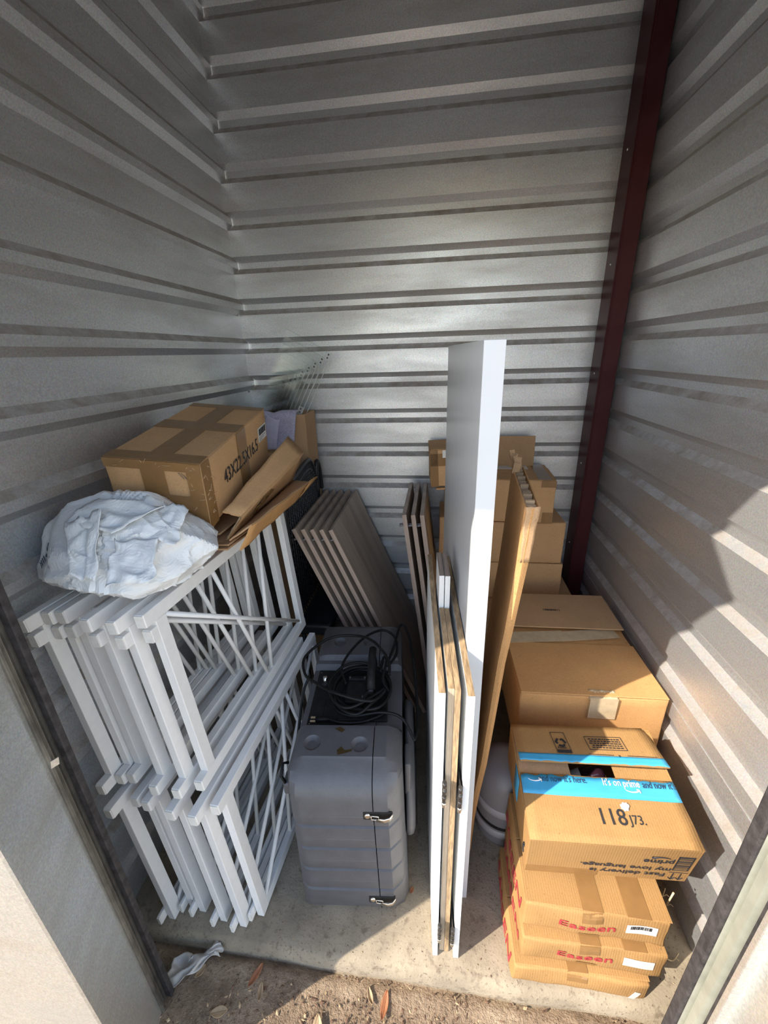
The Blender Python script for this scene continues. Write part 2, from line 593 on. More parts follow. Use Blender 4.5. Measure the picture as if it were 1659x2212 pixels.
def patch(parent, name, mt, o, u, v, w, h, th=0.0006, off=0.0002, lab=None):
    """thin rectangle (tape, label) lying on a surface"""
    u, v = V(u).normalized(), V(v).normalized()
    X = Matrix((u, v, u.cross(v))).transposed().to_4x4()
    X.translation = V(o)
    na, nb = max(1, min(24, int(w / 0.012))), max(1, min(24, int(h / 0.012)))
    G = [[X @ V((w * i / na, h * j / nb, off + th / 2)) for j in range(nb + 1)] for i in range(na + 1)]
    ob = MB().sheet(G, th, smooth=False).build(name, mt, parent)
    if lab:
        ob['label'] = lab
    return ob

def drape(ob, body, d, off=0.0012):
    """press a printed or taped piece onto the dented face of its box along direction d"""
    from mathutils.bvhtree import BVHTree
    bm = bmesh.new(); bm.from_mesh(body.data)
    tree = BVHTree.FromBMesh(bm)
    d = V(d)
    lo = min(v.co.dot(d) for v in ob.data.vertices)
    for v in ob.data.vertices:
        e = v.co.dot(d) - lo
        hit = tree.ray_cast(v.co + d * 0.06, -d)[0]
        if hit is not None:
            v.co += d * ((hit.dot(d) + off + e) - v.co.dot(d))
    bm.free()
    return ob

def bars(parent, o, u, v, w, h, seed, mt='ink', name='barcode', n=22):
    rnd = random.Random(seed)
    u, v = V(u).normalized(), V(v).normalized()
    X = Matrix((u, v, u.cross(v))).transposed().to_4x4()
    X.translation = V(o)
    b = MB()
    x = 0
    while x < w:
        t = rnd.choice((1, 1, 2, 3)) * w / (n * 3)
        b.box((x, 0, 0.001), (min(x + t, w), h, 0.0013), X)
        x += t + rnd.choice((1, 1, 2)) * w / (n * 3)
    return b.build(name, mt, parent)

def carton_body(w, d, h, seed=0, dent=0.004, n=8, round_=0.004, mt='kraft', parent=None, name='carton', bulge=0.0):
    """a slightly dented closed box, origin at the front left bottom corner"""
    rnd = random.Random(seed)
    off = V((rnd.uniform(0, 50), rnd.uniform(0, 50), rnd.uniform(0, 50)))
    b = MB()
    bmesh.ops.create_cube(b.bm, size=1)
    for v in b.bm.verts:
        v.co = V(((v.co.x + .5) * w, (v.co.y + .5) * d, (v.co.z + .5) * h))
    bmesh.ops.bevel(b.bm, geom=list(b.bm.edges), offset=round_, segments=2, profile=0.5, affect='EDGES')
    bmesh.ops.subdivide_edges(b.bm, edges=[e for e in b.bm.edges if e.calc_length() > 0.03], cuts=n, use_grid_fill=True)
    for v in b.bm.verts:
        p = v.co
        nn = noise.noise_vector(p * 7 + off) * dent + noise.noise_vector(p * 22 + off) * dent * 0.35
        fx, fy, fz = (p.x / w - .5) * 2, (p.y / d - .5) * 2, (p.z / h - .5) * 2
        nn.z *= 0.25 if p.z < 0.01 else 1
        if p.z > h - 0.012: nn.z = min(nn.z, 0) * .5
        bl = V((0, 0, 0))
        if bulge:
            if abs(fx) > .95: bl.x = math.copysign(bulge, fx) * (1 - fy * fy) * (1 - fz * fz)
            if abs(fy) > .95: bl.y = math.copysign(bulge, fy) * (1 - fx * fx) * (1 - fz * fz)
        v.co = p + nn + bl
    for f in b.bm.faces:
        f.smooth = True
    return b.build(name, mt, parent)

def flaps(root, w, d, h, mt, gap=0.003, th=0.003, seam='x', at=0.5):
    """the two top flaps of a closed carton meeting at a seam"""
    if seam == 'x':
        a = MB().box((0.002, 0.001, h), (w - 0.002, d * at - gap / 2, h + th)).bevel(0.001, 1)
        c = MB().box((0.002, d * at + gap / 2, h), (w - 0.002, d - 0.001, h + th)).bevel(0.001, 1)
    else:
        a = MB().box((0.001, 0.002, h), (w * at - gap / 2, d - 0.002, h + th)).bevel(0.001, 1)
        c = MB().box((w * at + gap / 2, 0.002, h), (w - 0.001, d - 0.002, h + th)).bevel(0.001, 1)
    return a.build('flap', mt, root), c.build('flap', mt, root)

# ================================================================== SETTING
P = 0.1524                           # rib pitch
XW, YF = 1.5145, -1.385              # right wall plane, back of the front wall
ZT = 2.62

def corrugated(name, axis, pos, a0, a1, sign, label):
    """ribbed sheet wall built of panels six ribs high. axis 'Y': sheet runs along y at x=pos.
    sign: +1 / -1 the way the ribs step off the flat plane"""
    root = thing(name, None, None, kind='structure')
    k_edges = [16.6 - k for k in range(17, -3, -1)]
    cuts = [0.0, 0.6 * P + 0.004, 6.6 * P, 12.6 * P, ZT]
    if axis == 'X':
        cuts = [0.0, 5.05 * P, 10.05 * P, ZT]
    else:
        cuts = [0.0, 3.3 * P, 9.3 * P, 15.3 * P, ZT]
    for zi, (z0, z1) in enumerate(zip(cuts, cuts[1:])):
        pr = [(z0, 0.0)]
        for e in k_edges:
            zb = e * P
            for z, dd in ((zb, 0), (zb + 0.020, 1), (zb + 0.042, 1), (zb + 0.062, 0)):
                if z0 + 1e-4 < z < z1 - 1e-4:
                    pr.append((z, dd * 0.0165 * sign))
        if pr[-1][1] != 0: pass
        pr.append((z1 + 0.003, pr[-1][1]))
        lift = 0.0015 * (zi % 2) * (1 if sign > 0 else -1)
        n = 6
        b = MB()
        rows = []
        for z, dd in pr:
            row = []
            for j in range(n + 1):
                a = a0 + (a1 - a0) * j / n
                wob = noise.noise(V((a * 3, z * 3, pos * 5))) * 0.0012
                q = pos + dd + lift + wob
                row.append((q, a, z) if axis == 'Y' else (a, q, z))
            rows.append(row)
        b.sheet(rows, 0.0012, smooth=False)
        b.build('panel', 'wall', root)
    return root

wl = corrugated('wall_left', 'Y', 0.0, YF, 0.012, 1, '')
wb = corrugated('wall_back', 'X', 0.0, -0.012, 1.53, 1, '')
wr = corrugated('wall_right', 'Y', XW, YF, 0.012, 1, '')

# screws along the left corner
for z in (0.7, 1.16, 1.31, 1.62, 1.93):
    MB().lathe([(0, 0.006), (0.005, 0.005), (0.006, 0.002), (0.009, 0.0015), (0.009, 0)], 8, (0.0012, -0.02, z), 'X').build('screw', 'screw', wl)

fl = MB()
rows = []
for i in range(25):
    y = 0.02 - 1.30 * i / 24
    rows.append([(x, y + 0.004 * noise.noise(V((x * 5, 0, 3))) * (i > 20), 0.0) for x in [-0.05 + 1.65 * j / 40 for j in range(41)]])
edge = [[(x, -1.288 + 0.006 * noise.noise(V((x * 6, 1, 3))), -0.006 + 0.002 * noise.noise(V((x * 30, 2, 0)))) for x in [-0.05 + 1.65 * j / 40 for j in range(41)]],
        [(x, -1.296 + 0.006 * noise.noise(V((x * 6, 1, 3))), -0.022) for x in [-0.05 + 1.65 * j / 40 for j in range(41)]],
        [(x, -1.300 + 0.008 * noise.noise(V((x * 9, 1, 3))), -0.12) for x in [-0.05 + 1.65 * j / 40 for j in range(41)]]]
vv = [[fl.bm.verts.new(p) for p in r] for r in rows + edge]
for a, b in zip(vv, vv[1:]):
    for j in range(40):
        fl.bm.faces.new((a[j], a[j + 1], b[j + 1], b[j])).smooth = True
tag(fl.build('floor', 'concrete'), kind='structure')

ZG = -0.045
gd = MB()
N = 110
vv = []
for i in range(N + 1):
    r = []
    for j in range(N + 1):
        x = -1.0 + 3.6 * j / N
        y = -1.27 - 1.6 * i / N
        z = ZG + 0.010 * noise.noise(V((x * 7, y * 7, 0))) + 0.006 * noise.noise(V((x * 24, y * 24, 5))) + 0.0055 * noise.noise(V((x * 48, y * 48, 9)))
        z += 0.010 * max(0, 1 - abs(y + 1.31) / 0.05) - 0.016 * max(0, 1 - abs(y + 1.299) / 0.018)
        e = min(j, N - j, N - i) / 6
        if e < 1: z = z * e + (1 - e) * (ZG - 0.012)
        r.append(gd.bm.verts.new((x, y, z)))
    vv.append(r)
for a, b in zip(vv, vv[1:]):
    for j in range(N):
        gd.bm.faces.new((a[j], a[j + 1], b[j + 1], b[j])).smooth = True
tag(gd.build('ground', 'dirt'), kind='structure')
tag(MB().box((-14, -22, -0.3), (16, 6, ZG - 0.012)).build('ground_beyond', 'bounce_ground'), kind='structure')

# front wall: two piers, header, ceiling
JL, JR = 0.205, 1.312
pier = MB().prism([(JL - 0.006, YF - 0.03), (0.2420, -1.534), (0.2435, -1.539), (0.239, -1.541), (-2.6, -1.541), (-2.6, YF - 0.03)], ZG - 0.1, 2.9, 'Z')
tag(pier.build('wall_front_left', 'galv'), kind='structure')
pier = MB().prism([(JR + 0.02, YF - 0.03), (JR + 0.02, -1.538), (JR + 0.026, -1.541), (4.2, -1.541), (4.2, YF - 0.03)], ZG - 0.1, 2.9, 'Z')
tag(pier.build('wall_front_right', 'galv'), kind='structure')
tag(MB().box((0.2445, -1.541, 2.067), (JR + 0.0195, YF, 2.9)).build('wall_front_header', 'galv'), kind='structure')
# plate brace in the upper left corner of the opening (its shadow falls across the right wall)
tag(MB().prism([(0.2, 1.79), (0.606, 1.80), (0.424, 2.08), (0.2, 2.08)], -1.545, -1.533, 'Y').build('trim_1', 'galv'), kind='structure')
tag(MB().box((-2.6, YF - 0.03, ZT + 0.003), (4.2, 0.6, ZT + 0.05)).build('ceiling', 'roof'), kind='structure')
# wall fillers between the piers and the side walls
tag(MB().box((-0.03, YF - 0.03, ZG - 0.1), (JL - 0.02, YF - 0.005, ZT)).build('trim_2', 'track'), kind='structure')
tag(MB().box((JR + 0.03, YF - 0.03, ZG - 0.1), (XW + 0.05, YF - 0.005, ZT)).build('trim_3', 'track'), kind='structure')

# door guide tracks, left and right
tl = thing('door_track', 'grimy steel door guide track up the left side of the doorway', 'door track', (JL, YF, ZG))
H = 2.1
MB().box((-0.012, -0.006, 0), (0.004, 0.006, H)).bevel(0.002, 1).build('inner_lip', 'black_rubber', tl)
MB().prism([(-0.013, -0.004), (-0.009, -0.013), (-0.013, -0.014), (-0.014, -0.018), (-0.008, -0.019), (-0.007, -0.026), (-0.02, -0.028), (-0.03, -0.004)], 0, H, 'Z').build('channel', 'track', tl)
MB().box((-0.012, -0.034, 0), (0.001, -0.028, H)).bevel(0.001, 1).build('outer_lip', 'track', tl)
MB().bar((0.001, -0.033, 0.86), (0.005, -0.022, 0.858), 0.002, 0.014).build('bent_tab', 'galv', tl)
tr_ = thing('door_track', 'greenish pale steel door guide track up the right side of the doorway', 'door track', (JR, YF, ZG))
MB().box((-0.004, -0.014, 0), (0.02, 0.008, H)).bevel(0.003, 2).build('inner_lip', 'black_rubber', tr_)
MB().prism([(0.002, -0.014), (0.012, -0.018), (0.004, -0.022), (0.004, -0.036), (0.014, -0.040), (0.03, -0.040), (0.03, -0.014)], 0, H, 'Z').build('channel', 'trackpale', tr_)
MB().box((0.010, -0.050, 0), (0.03, -0.042, H)).build('gap_shade', 'black_rubber', tr_)  # black strip put in for the shade of the open gap
MB().box((0.004, -0.060, 0), (0.03, -0.051, H)).bevel(0.001, 1).build('outer_lip', 'galv', tr_)

# maroon steel column in the back right corner
cl = thing('steel_column', 'dark maroon steel channel column in the back right corner', 'column', (1.449, -0.10, 0))
MB().box((0, 0, 0), (0.004, 0.098, ZT)).build('side_flange', 'maroon', cl)
MB().box((0, -0.003, 0), (0.060, 0, ZT)).bevel(0.001, 1).build('front_web', 'maroon', cl)
MB().box((0.056, 0, 0), (0.060, 0.098, ZT)).build('side_flange', 'maroon', cl)
MB().box((0.004, -0.006, 0), (0.009, -0.003, ZT)).bevel(0.001, 1).build('lip', 'maroon', cl)
for z in (0.62, 0.99, 1.35, 1.72, 2.05):
    MB().lathe([(0, -0.003), (0.003, -0.002), (0.0035, 0)], 8, (0, 0.05, z), 'X').build('screw', 'screw', cl)

# ================================================================== WHITE METAL FRAMES
def make_frame(label, group, flip=False):
    t = thing('metal_frame', label, 'frame', group=group)
    def hh(z):
        return 0.485 - z if flip else z
    for s0, s1 in ((0.0, 0.030), (0.580, 0.610)):
        MB().box((-0.02, s0, 0.0 if flip else 0.03), (0, s1, 0.455)).bevel(0.0015, 2).build('post', 'frame', t)
    top = MB().box((-0.021, -0.024, 0.455), (0.0005, 0.612, 0.485)).bevel(0.0015, 2).build('top_rail', 'frame', t)
    MB().box((-0.0195, -0.0265, 0.4565), (-0.001, -0.024, 0.4835)).build('end_cap', 'frame_cap', top)
    if not flip:
        st = MB().box((-0.021, -0.018, 0.415), (-0.0008, 0.02, 0.445)).bevel(0.0015, 2).build('stub_rail', 'frame', t)
        MB().box((-0.0195, -0.0205, 0.4165), (-0.0015, -0.018, 0.4435)).build('end_cap', 'frame_cap', st)
        bo = MB().box((-0.021, -0.026, 0.0), (0.0005, 0.612, 0.03)).bevel(0.0015, 2).build('bottom_rail', 'frame', t)
        MB().box((-0.0195, -0.0285, 0.0015), (-0.001, -0.026, 0.0285)).build('end_cap', 'frame_cap', bo)
    else:
        bo = MB().box((-0.0195, 0.030, 0.0), (-0.0005, 0.580, 0.03)).bevel(0.0015, 2).build('bottom_rail', 'frame', t)
        st = MB().box((-0.031, -0.018, 0.012), (-0.0225, 0.5, 0.042)).bevel(0.0015, 2).build('stub_rail', 'frame', t)
        MB().box((-0.0305, -0.0205, 0.0135), (-0.023, -0.018, 0.0405)).build('end_cap', 'frame_cap', st)
        MB().box((-0.024, 0.05, 0.014), (-0.019, 0.09, 0.028)).build('spacer', 'frame', t)
    x = -0.010
    for a, b in (((0.030, 0.453), (0.572, 0.045)), ((0.207, 0.458), (0.330, 0.028)), ((0.446, 0.458), (0.355, 0.028))):
        q = 0.0 if (a, b)[0][0] != 0.03 else 0.004
        MB().tube([(x + q, a[0], hh(a[1])), (x + q, b[0], hh(b[1]))], 0.006, 12).build('brace_rod', 'frame', t)
    return t

RF = R3(-4.2, 0, -4.0)
place = ['leftmost, against the ribbed wall', 'second from the left wall', 'third from the left wall',
         'fourth from the left wall', 'fifth from the left wall', 'rightmost, nearest the grey case']
lower = [(0.149, -1.268), (0.193, -1.237), (0.226, -1.243), (0.2955, -1.256), (0.3545, -1.261), (0.393, -1.233)]
upper = [(0.095, -1.243), (0.122, -1.215), (0.148, -1.210), (0.221, -1.231), (0.279, -1.233), (0.321, -1.210)]
protoL = make_frame('', 'white metal frames of the lower tier', True)
protoU = make_frame('', 'white metal frames of the upper tier', False)
for tier, spots, proto, z in (('lower', lower, protoL, 0.003), ('upper', upper, protoU, 0.505)):
    for i, (x, y) in enumerate(spots):
        o = proto if i == 0 else copy_tree(proto)
        o.matrix_world = TM((x, y, z), RF)
        o['label'] = 'white square-tube metal frame with rod bracing, %s tier, %s' % (tier, place[i])

# ================================================================== TILTED BOX 43X22.5X16.5
RB = R3(2.28, 9.05, 5.35)
bx = thing('cardboard_box', 'taped brown carton printed 43X22.5X16.5, tilted on top of the frames', 'box', (0.0835, -0.9945, 1.088), RB)
w, d, h = 0.225, 0.43, 0.165
carton_body(w, d, h, 3, 0.0022, 8, 0.004, 'kraft', bx)
flaps(bx, w, d, h, 'kraft', 0.002, 0.002, 'y', 0.52)
X_, Y_, Z_ = V((1, 0, 0)), V((0, 1, 0)), V((0, 0, 1))
zt = h + 0.0024
patch(bx, 'tape', 'tape', (0.088, 0.0, zt), X_, Y_, 0.055, d, 0.0005)
patch(bx, 'tape', 'tape', (0, 0.0, zt + .0004), X_, Y_, w, 0.042, 0.0005)
patch(bx, 'tape', 'tape', (0, 0.205, zt + .0004), X_, Y_, w, 0.06, 0.0005)
patch(bx, 'tape', 'tape', (0, d - 0.03, zt + .0004), X_, Y_, w, 0.03, 0.0005)
patch(bx, 'tape', 'tape', (0, -0.002, h - 0.02), X_, Z_, w, 0.022, 0.0006, 0.0004)
patch(bx, 'tape', 'tape', (0.084, -0.002, 0), X_, Z_, 0.055, h - 0.018, 0.0005, 0.0004)
patch(bx, 'tape', 'tape', (0.115, -0.002, 0.04), X_, Z_, 0.1, 0.042, 0.0005, 0.0008)
patch(bx, 'tape', 'tape', (w - 0.034, -0.002, 0.0), X_, Z_, 0.034, h, 0.0006, 0.0012)
patch(bx, 'tape', 'tape', (w + 0.0015, 0, 0.0), Y_, Z_, 0.038, h, 0.0006, 0.0006)
patch(bx, 'tape', 'tape', (w + 0.0015, 0.20, 0.0), Y_, Z_, 0.06, h, 0.0006, 0.0006)
text(bx, '43X22.5X16.5', 0.054, (w + 0.0026, 0.098, 0.068), Y_, Z_, 'ink', fit=0.238)
lb = patch(bx, 'shipping_label', 'label', (w + 0.0018, 0.352, 0.083), Y_, Z_, 0.066, 0.044, 0.0006)
bars(bx, (w + 0.0018, 0.357, 0.103), Y_, Z_, 0.056, 0.02, 4)
for k in range(3):
    patch(bx, 'label_line', 'ink', (w + 0.0025, 0.357, 0.096 - k * 0.005), Y_, Z_, 0.05 - 0.012 * k, 0.0012, 0.0003)
for zz in (0.022, 0.128):
    b = MB()
    for k in range(2):
        b.bar((w - 0.041 + k * 0.007, -0.0035, zz), (w - 0.052 + k * 0.007, -0.0035, zz + 0.015), 0.0016, 0.0012)
    b.build('staple', 'chrome', bx)
rnd = random.Random(8)
b = MB()
for k in range(18):
    x0, z0 = (w - .034 + rnd.random() * .03, rnd.uniform(.01, .155)) if k < 9 else (rnd.uniform(.02, w), rnd.uniform(.142, .165))
    L_ = rnd.uniform(.008, .022)
    a0 = rnd.uniform(-.6, .6) + (pi / 2 if k % 2 else 0.3)
    b.tube([(x0 + L_ * q * cos(a0), -0.0042 - .0004 * sin(q * 3), z0 + L_ * q * sin(a0) * .6) for q in (0, .35, .7, 1)], 0.0005, 5)
for k in range(12):
    y0, z0 = rnd.uniform(.002, .034), rnd.uniform(.01, .155)
    b.tube([(w + 0.0030, y0 + .016 * q, z0 + .012 * q * rnd.uniform(-1, 1)) for q in (0, .5, 1)], 0.0006, 5)
b.build('tape_wrinkle', 'tape_shine', bx)

# ================================================================== FOLDED CARDBOARD UNDER THE BOX
fc = thing('flattened_carton', 'two folded-flat brown sheets at the bottom, on the white frames', 'cardboard', (0.30, -0.80, 1.003), R3(-6, 0, -5))
MB().box((-0.06, -0.185, 0.002), (0.062, 0.20, 0.007)).bevel(0.001, 1).build('panel', 'kraft4', fc)
MB().box((-0.058, -0.175, 0.009), (0.060, 0.20, 0.014)).bevel(0.001, 1).build('panel', 'kraft4', fc)
MB().box((-0.05, -0.16, 0.018), (0.045, 0.2, 0.023), R3(0, 2, 6).to_4x4()).bevel(0.001, 1).build('panel', 'kraft4', fc)
MB().box((-0.08, -0.15, 0.036), (0.03, 0.2, 0.041), R3(0, 3, -4).to_4x4()).bevel(0.001, 1).build('panel', 'kraft4', fc)
MB().box((-0.08, -0.1512, 0.036), (0.03, -0.15, 0.041), R3(0, 3, -4).to_4x4()).build('fluted_edge', 'fluted', fc)

def quad(parent, name, mt, p00, p10, p01, p11, th=0.004, bend=0.0, seed=0):
    f = lambda a, b: (0.003 * noise.noise(V((a * 4, b * 4, seed))), 0, bend * sin(pi * a) + 0.003 * noise.noise(V((a * 5, b * 5, seed + 9))))
    return MB().sheet(bilin(p00, p10, p01, p11, 10, 6, f), th).build(name, mt, parent)

ang = thing('flattened_carton', 'brown carton folded into an angle beside the box marked 43X22.5X16.5', 'cardboard', (0.33, -0.93, 1.02))
O = V((0.33, -0.93, 1.02))
def L(*p): return V(p) - O
quad(ang, 'panel', 'kraft', L(0.326, -0.955, 1.098), L(0.360, -0.55, 1.205), L(0.366, -0.945, 1.082), L(0.405, -0.545, 1.150), 0.005)
quad(ang, 'panel', 'kraft', L(0.366, -0.945, 1.082), L(0.405, -0.545, 1.150), L(0.325, -0.955, 1.024), L(0.345, -0.52, 1.045), 0.005)
quad(ang, 'tape', 'tape', L(0.3665, -0.85, 1.073), L(0.3835, -0.72, 1.112), L(0.347, -0.845, 1.045), L(0.366, -0.73, 1.080), 0.0008)
quad(ang, 'fluted_edge', 'fluted', L(0.366, -0.947, 1.082), L(0.366, -0.950, 1.082), L(0.325, -0.957, 1.024), L(0.325, -0.960, 1.024), 0.004)

wing = thing('flattened_carton', 'brown cardboard sheet with a pointed wing hanging over the right frame', 'cardboard', (0.36, -0.9, 1.0))
O = V((0.36, -0.9, 1.0))
quad(wing, 'panel', 'kraft3', L(0.371, -0.985, 1.009), L(0.392, -0.60, 1.010), L(0.402, -0.968, 1.070), L(0.426, -0.58, 1.060), 0.004)
quad(wing, 'panel', 'kraft4', L(0.402, -0.968, 1.070), L(0.426, -0.58, 1.060), L(0.342, -0.975, 1.030), L(0.350, -0.52, 1.045), 0.004)
MB().sheet([[L(0.392, -0.60, 1.010), L(0.426, -0.58, 1.060)], [L(0.402, -0.54, 1.022), L(0.428, -0.53, 1.058)], [L(0.424, -0.485, 1.046), L(0.426, -0.482, 1.050)]], 0.004).build('wing_tip', 'kraft3', wing)

# ================================================================== WHITE PLASTIC BAG
bg = thing('plastic_bag', 'crumpled white plastic bag on top of the white frames', 'bag', (0.185, -1.10, 1.0))
b = MB()
NU, NV = 150, 84
def ridge(p, s):
    return 1 - abs(noise.noise(p * s)) * 2
def facets(n, lo, hi, seed):
    rnd = random.Random(seed)
    out = []
    while len(out) < n:
        v = V((rnd.gauss(0, 1), rnd.gauss(0, 1), rnd.gauss(0, 1)))
        if v.length > .2:
            out.append((v.normalized(), rnd.uniform(lo, hi)))
    return out
F1 = facets(24, .80, 1.04, 12)
F2 = facets(90, .93, 1.08, 5)
rings = []
for i in range(NV + 1):
    th = pi * i / NV
    row = []
    for j in range(NU):
        ph = 2 * pi * j / NU
        n0 = V((sin(th) * cos(ph), sin(th) * sin(ph), cos(th)))
        r1 = min(d_ / max(n0.dot(q), .05) for q, d_ in F1)
        r2 = min(d_ / max(n0.dot(q), .05) for q, d_ in F2)
        r = 0.88 * min(r1, 1.15) + 0.12 * min(r2, 1.12)
        r += 0.10 * noise.noise(n0 * 1.6 + V((3, 1, 7)))
        wr = ridge(n0 + V((5, 2, 1)) + 0.2 * noise.noise_vector(n0 * 2), 1.9)
        r += 0.030 * max(0, wr - .62) / .38 + 0.004 * (ridge(n0 + V((9, 4, 2)), 9) - .5)
        p = V((n0.x * 0.176 * r, n0.y * 0.128 * r, n0.z * 0.112 * r + 0.062))
        kn = V((0.0, -0.055, 0.150))          # folds gather towards the knot
        dk = p - kn
        phi_ = math.atan2(dk.z * .8 - dk.y * .6, dk.x)
        fold = abs(((phi_ * 2.9 + 0.8 * noise.noise(p * 11)) % 1.0) - .5) * 2
        p += n0 * (0.012 * (fold - .45) * math.exp(-dk.length / 0.16) * min(1, dk.length / .03))
        if p.z < 0.01:
            p.z = 0.008 + 0.004 * noise.noise(n0 * 9) + p.z * 0.03
            p.x *= 1.04
        p.x = max(p.x, -0.158)
        p.y = min(p.y, 0.104 - max(0, p.z - .08) * .10)
        row.append(p)
    rings.append(row)
vv = [[b.bm.verts.new(p) for p in r] for r in rings]
for a, c_ in zip(vv, vv[1:]):
    for j in range(NU):
        f = b.bm.faces.new((a[j], a[(j + 1) % NU], c_[(j + 1) % NU], c_[j]))
        f.smooth = True
bmesh.ops.remove_doubles(b.bm, verts=b.bm.verts, dist=1e-5)
bagb = b.build('bag_body', 'bagplastic', bg)
bagb.data.set_sharp_from_angle(angle=rad(17))
def crump(p00, p10, p01, p11, amp, seed, n=16, th=0.0012):
    f = lambda a, c: V((noise.noise(V((a * 3, c * 3, seed))), noise.noise(V((a * 3, c * 3, seed + 5))), (ridge(V((a * 1.2, c * 1.2, seed + 9)), 2.2) - .6))) * amp
    return MB().sheet(bilin(p00, p10, p01, p11, n, n, f), th)
crump((-0.062, -0.075, 0.160), (0.010, -0.060, 0.178), (-0.005, -0.150, 0.085), (0.040, -0.150, 0.075), 0.011, 2).build('handle_flap', 'bagplastic', bg)
crump((-0.040, -0.005, 0.185), (0.110, -0.010, 0.172), (-0.068, -0.072, 0.162), (0.045, -0.090, 0.140), 0.010, 4).build('handle_flap', 'bagplastic', bg)
crump((0.045, -0.085, 0.128), (0.118, -0.060, 0.122), (0.055, -0.148, 0.062), (0.135, -0.125, 0.066), 0.010, 7).build('handle_flap', 'bagplastic', bg)
crump((0.085, 0.02, 0.168), (0.140, 0.02, 0.155), (0.080, -0.065, 0.130), (0.150, -0.060, 0.105), 0.010, 11).build('handle_flap', 'bagplastic', bg)
# printed mark on the bag
dm = V((-0.50, -0.74, 0.45)).normalized()
mu = V((0.82, -0.57, 0)).normalized()
mv = dm.cross(mu)
c0 = V((-0.108, -0.075, 0.095)) + dm * 0.02
b = MB()
for k in range(3):
    a0 = 2 * pi * k / 3
    pts = [c0 + (mu * cos(a0 + q) + mv * sin(a0 + q)) * .013 for q in (0, .5, 1.0, 1.5)]
    for p, q in zip(pts, pts[1:]):
        b.bar(p, q, 0.0042, 0.0004, up=dm)
for k in range(4):
    for l in range(4):
        p = c0 - mv * (.019 + .0045 * k) + mu * (-.018 + .0095 * l)
        b.bar(p, p + mu * .007, 0.0022, 0.0004, up=dm)
drape(b.build('printed_mark', 'navy', bg), bagb, dm, 0.0012)

# ================================================================== TALL BOX, CLOTH, ACRYLIC
tb = thing('cardboard_box', 'tall open brown carton standing in the back left corner', 'box', (0.070, -0.165, 0.0), R3(0, 0, 0))
w, d, h = 0.226, 0.145, 1.222
for nm, lo, hi in (('front_panel', (0, 0, 0), (w, 0.005, h)), ('back_panel', (0, d - .005, 0), (w, d, h)), ('side_panel', (0, .005, 0), (.005, d - .005, h)), ('side_panel', (w - .005, .005, 0), (w, d - .005, h)), ('bottom_panel', (.005, .005, 0), (w - .005, d - .005, .005))):
    MB().box(lo, hi).bevel(0.0015, 1).build(nm, 'kraft4', tb)
MB().box((0.112, -0.004, 0.62), (0.122, 0.0, 1.02)).bevel(0.001, 1).build('fold_ridge', 'kraft4', tb)
MB().box((0.060, -0.006, 0.74), (0.106, -0.0005, 0.98)).bevel(0.001, 1).build('torn_strip', 'kraft', tb)

cl2 = thing('cloth', 'lavender terry cloth hung over the front of the tall corner box', 'cloth', (0.182, -0.175, 1.222))
grid = []
for i in range(25):
    t = i / 24
    row = []
    for j in range(17):
        s = j / 16
        x = -0.095 + 0.182 * s - 0.02 * t * (s > .5) * (s - .5) * 2
        drop = (0.165 - 0.05 * abs(s - 0.55) ** 1.5 * 3) * t
        if t < 0.12:
            y = -0.004 + 0.019 * (1 - t / 0.12); z = 0.016 - 0.003 * (t / .12) - 0.010 * math.exp(-((s - .42) / .12) ** 2)
        else:
            y = -0.010 - 0.006 * sin(s * 7 + 1) * t; z = 0.013 - drop - 0.010 * math.exp(-((s - .42) / .12) ** 2) * (1 - t)
        row.append((x, y + 0.003 * noise.noise(V((s * 4, t * 4, 3))), z))
    grid.append(row)
MB().sheet(grid, 0.007).build('towel', 'foam', cl2)
grid = []
for i in range(13):
    t = i / 12
    grid.append([(-0.078 + 0.062 * s + 0.035 * (1 - t), -0.0195 - 0.004 * sin(s * pi) + 0.004 * (t > .9), 0.0 - 0.14 * t - 0.016 * math.exp(-((s - .8) / .3) ** 2) * (1 - t)) for s in [j / 6 for j in range(7)]])
MB().sheet(grid, 0.003).build('band', 'foam2', cl2)

def acrylic(o, R, wid, L_, label, grp):
    """clear sheet with a rail down its right edge and a screwed tab; origin at the top right corner"""
    t = thing('acrylic_panel', label, 'acrylic panel', o, R, grp)
    MB().box((-wid, 0, -L_), (0, 0.0025, 0)).build('sheet', 'acrylic', t)
    MB().box((-wid, -0.0003, -0.0020), (0, 0.0028, 0.0003)).build('top_edge', 'acrylic_edge', t)
    for x in (-0.0012, -0.0215):
        MB().box((x - .0008, -0.0055, -L_), (x + .0008, 0.0, 0)).build('side_rail', 'acrylic_rim', t)
    MB().box((-0.022, -0.0062, -0.032), (0.001, -0.0055, 0.0)).build('tab', 'acrylic_tab', t)
    for k in range(2):
        MB().lathe([(0, -0.0010), (0.003, -0.0009), (0.0038, -0.0003), (0.0038, 0.0)], 10, (-0.011, -0.0062, -0.009 - 0.014 * k), 'Y').build('screw', 'hinge', t)
    return t
A0 = V((0.419, -0.110, 1.452))
nth = ['rightmost and tallest', 'second', 'third', 'fourth', 'fifth', 'sixth', 'seventh', 'leftmost and lowest']
for i in range(8):
    acrylic(A0 + V((-0.0320, 0.0098, -0.0162)) * i, R3(0, 0, 29), 0.205 - 0.022 * i, 0.32 - 0.021 * i,
            'clear acrylic sheet with screwed tab, %s of the back row of eight' % nth[i], 'clear acrylic panels leaning in the tall corner box')
for i in range(3):
    acrylic(V((0.291, -0.141, 1.246)) + V((-0.0308, 0.0098, -0.0155)) * i, R3(0, 0, 26), 0.150 - .03 * i, 0.16 - .02 * i,
            'clear acrylic sheet with screwed tab rising behind the lavender cloth, %s of three' % ('rightmost', 'middle', 'leftmost')[i], 'clear acrylic panels behind the cloth')

